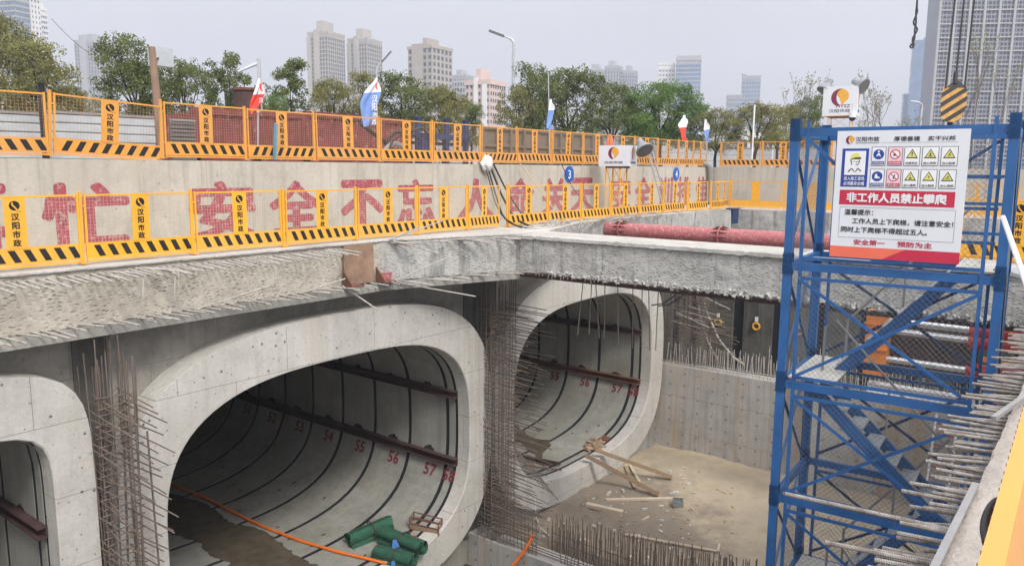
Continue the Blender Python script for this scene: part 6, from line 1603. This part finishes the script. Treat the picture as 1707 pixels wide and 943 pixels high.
tower('tallest beige tower left of centre with a square roof block', 519, 574, 62, 500, M['bbeige'], G, 32, 7, .42, .66, (.28, .62, .085), .42, .74, True, extra=bays_out([(.0, .2, 1.2, -2), (.36, .62, 1.2, 2)], M['bbeige']))
tower('second beige tower right of the tallest one', 584, 636, 72, 520, M['bbeige'], G, 30, 7, .42, .66, (.28, .62, .08), .42, .74, True, extra=bays_out([(.0, .2, 1.2, -2), (.36, .62, 1.2, 2)], M['bbeige']))
tower('nearer tan tower block with a stepped roof', 682, 753, 86, 360, M['btan'], G, 18, 5, .55, .60, (.45, .62, .07), .5, .58, False, extra=bays_out([(.2, .62, .8, 1.6)], M['btan']))
tower('low grey block just right of the tan tower', 753, 792, 130, 520, M['bgrey'], G, 16, 5, .4, .6, (.2, .5, .06), .45, .6, True)
tower('pink and white block behind the trees near the tall lamp', 776, 842, 142, 230, M['bpink'], G, 12, 6, .5, .62, (.3, .5, .14), .42, .5, False, extra=bays_out([(.38, .52, .6, 1.5), (.72, .9, .6, -.5)], M['bwhite']))
tower('left one of three linked grey towers', 974, 1006, 120, 700, M['bgrey'], G, 26, 5, .4, .7, (.3, .8, .05), .45, .8, True)
tower('middle and tallest one of three linked grey towers', 1004, 1036, 115, 705, M['bgrey'], G, 27, 5, .4, .7, (.2, .6, .05), .45, .8, True)
tower('right one of three linked grey towers', 1034, 1061, 122, 710, M['bgrey'], G, 26, 5, .4, .65, (.2, .6, .05), .45, .8, True)
tower('pale left wing of the glass office block', 1093, 1124, 111, 520, M['bwhite'], GP, 24, 5, .2, .8, None, .4, .5, True, name='office_tower')
tower('blue glass office block with a flat crown', 1121, 1167, 104, 510, M['bgrey'], M['bblue'], 26, 9, .25, .82, (.0, 1., .03), .8, .72, True, name='office_tower')
tower('low pale glass block before the small blue tower', 1208, 1236, 162, 560, M['bgrey'], GP, 12, 6, .2, .8, None, .7, .7, True, name='office_tower')
tower('small blue glass tower with a crane on its roof', 1231, 1265, 131, 600, M['bgrey'], M['bblue'], 22, 6, .25, .8, None, .75, .7, True, name='office_tower')
p = far(1246, 131, 600); t = thing('roof_crane', 'small crane on the roof of the blue glass tower', 'crane', p); MB().bar(p, far(1246, 127, 600), 1, 1).build('mast', M['greybox'], t); MB().bar(far(1236, 124, 600), far(1250, 128, 600), .8, .8).build('jib', M['greybox'], t)
tower('tall hazy blue tower left of the great grey tower', 1507, 1546, 74, 640, M['bblue'], M['bblue'], 40, 8, .4, .7, (.5, 1., .02), .85, .8, True, name='office_tower')
tower('narrow blue block at the left foot of the hazy blue tower', 1498, 1512, 160, 660, M['bblue'], M['bblue'], 18, 3, .3, .7, None, .8, .8, True, name='office_tower')
tower('great grey tower filling the upper right corner', 1545, 1800, -190, 260, M['tgrey'], M['tglass'], 66, 44, .12, .97, None, .66, .60, False, name='office_tower', extra=lambda t, P, blk, w_, d_, H: [MBx(t, blk, w_ * k / 11.0, H, w_) for k in range(12)])

tower('low white block with windows behind the left hoarding', 4, 96, 152, 130, M['bwhite'], G, 5, 9, .25, .8, None, .5, .5, False, name='low_block')
tower('low pale block far behind the slim trees', 500, 566, 196, 150, M['bwhite'], G, 3, 8, .2, .85, None, .5, .4, False, name='low_block')
tower('low pinkish white block behind the wall corner tree', 1236, 1330, 228, 110, M['bwhite'], G, 2, 8, .2, .85, None, .5, .4, False, name='low_block')

# ---------------------------------------------------------------- haze
mb = MB(); mb.box((330, 330, 72), (1500, 1500, 172))
hz_ = mb.build('haze', [], None)
hm = bpy.data.materials.new('haze'); hm.use_nodes = True; ht = hm.node_tree; ht.nodes.clear()
vo = ht.nodes.new('ShaderNodeVolumePrincipled'); vo.inputs['Color'].default_value = (.86, .88, .95, 1); vo.inputs['Density'].default_value = .0008; vo.inputs['Anisotropy'].default_value = .2
oo = ht.nodes.new('ShaderNodeOutputMaterial'); ht.links.new(vo.outputs[0], oo.inputs['Volume'])
hz_.data.materials.append(hm); tag(hz_, 'pale haze over the city', 'haze', None, 'stuff')
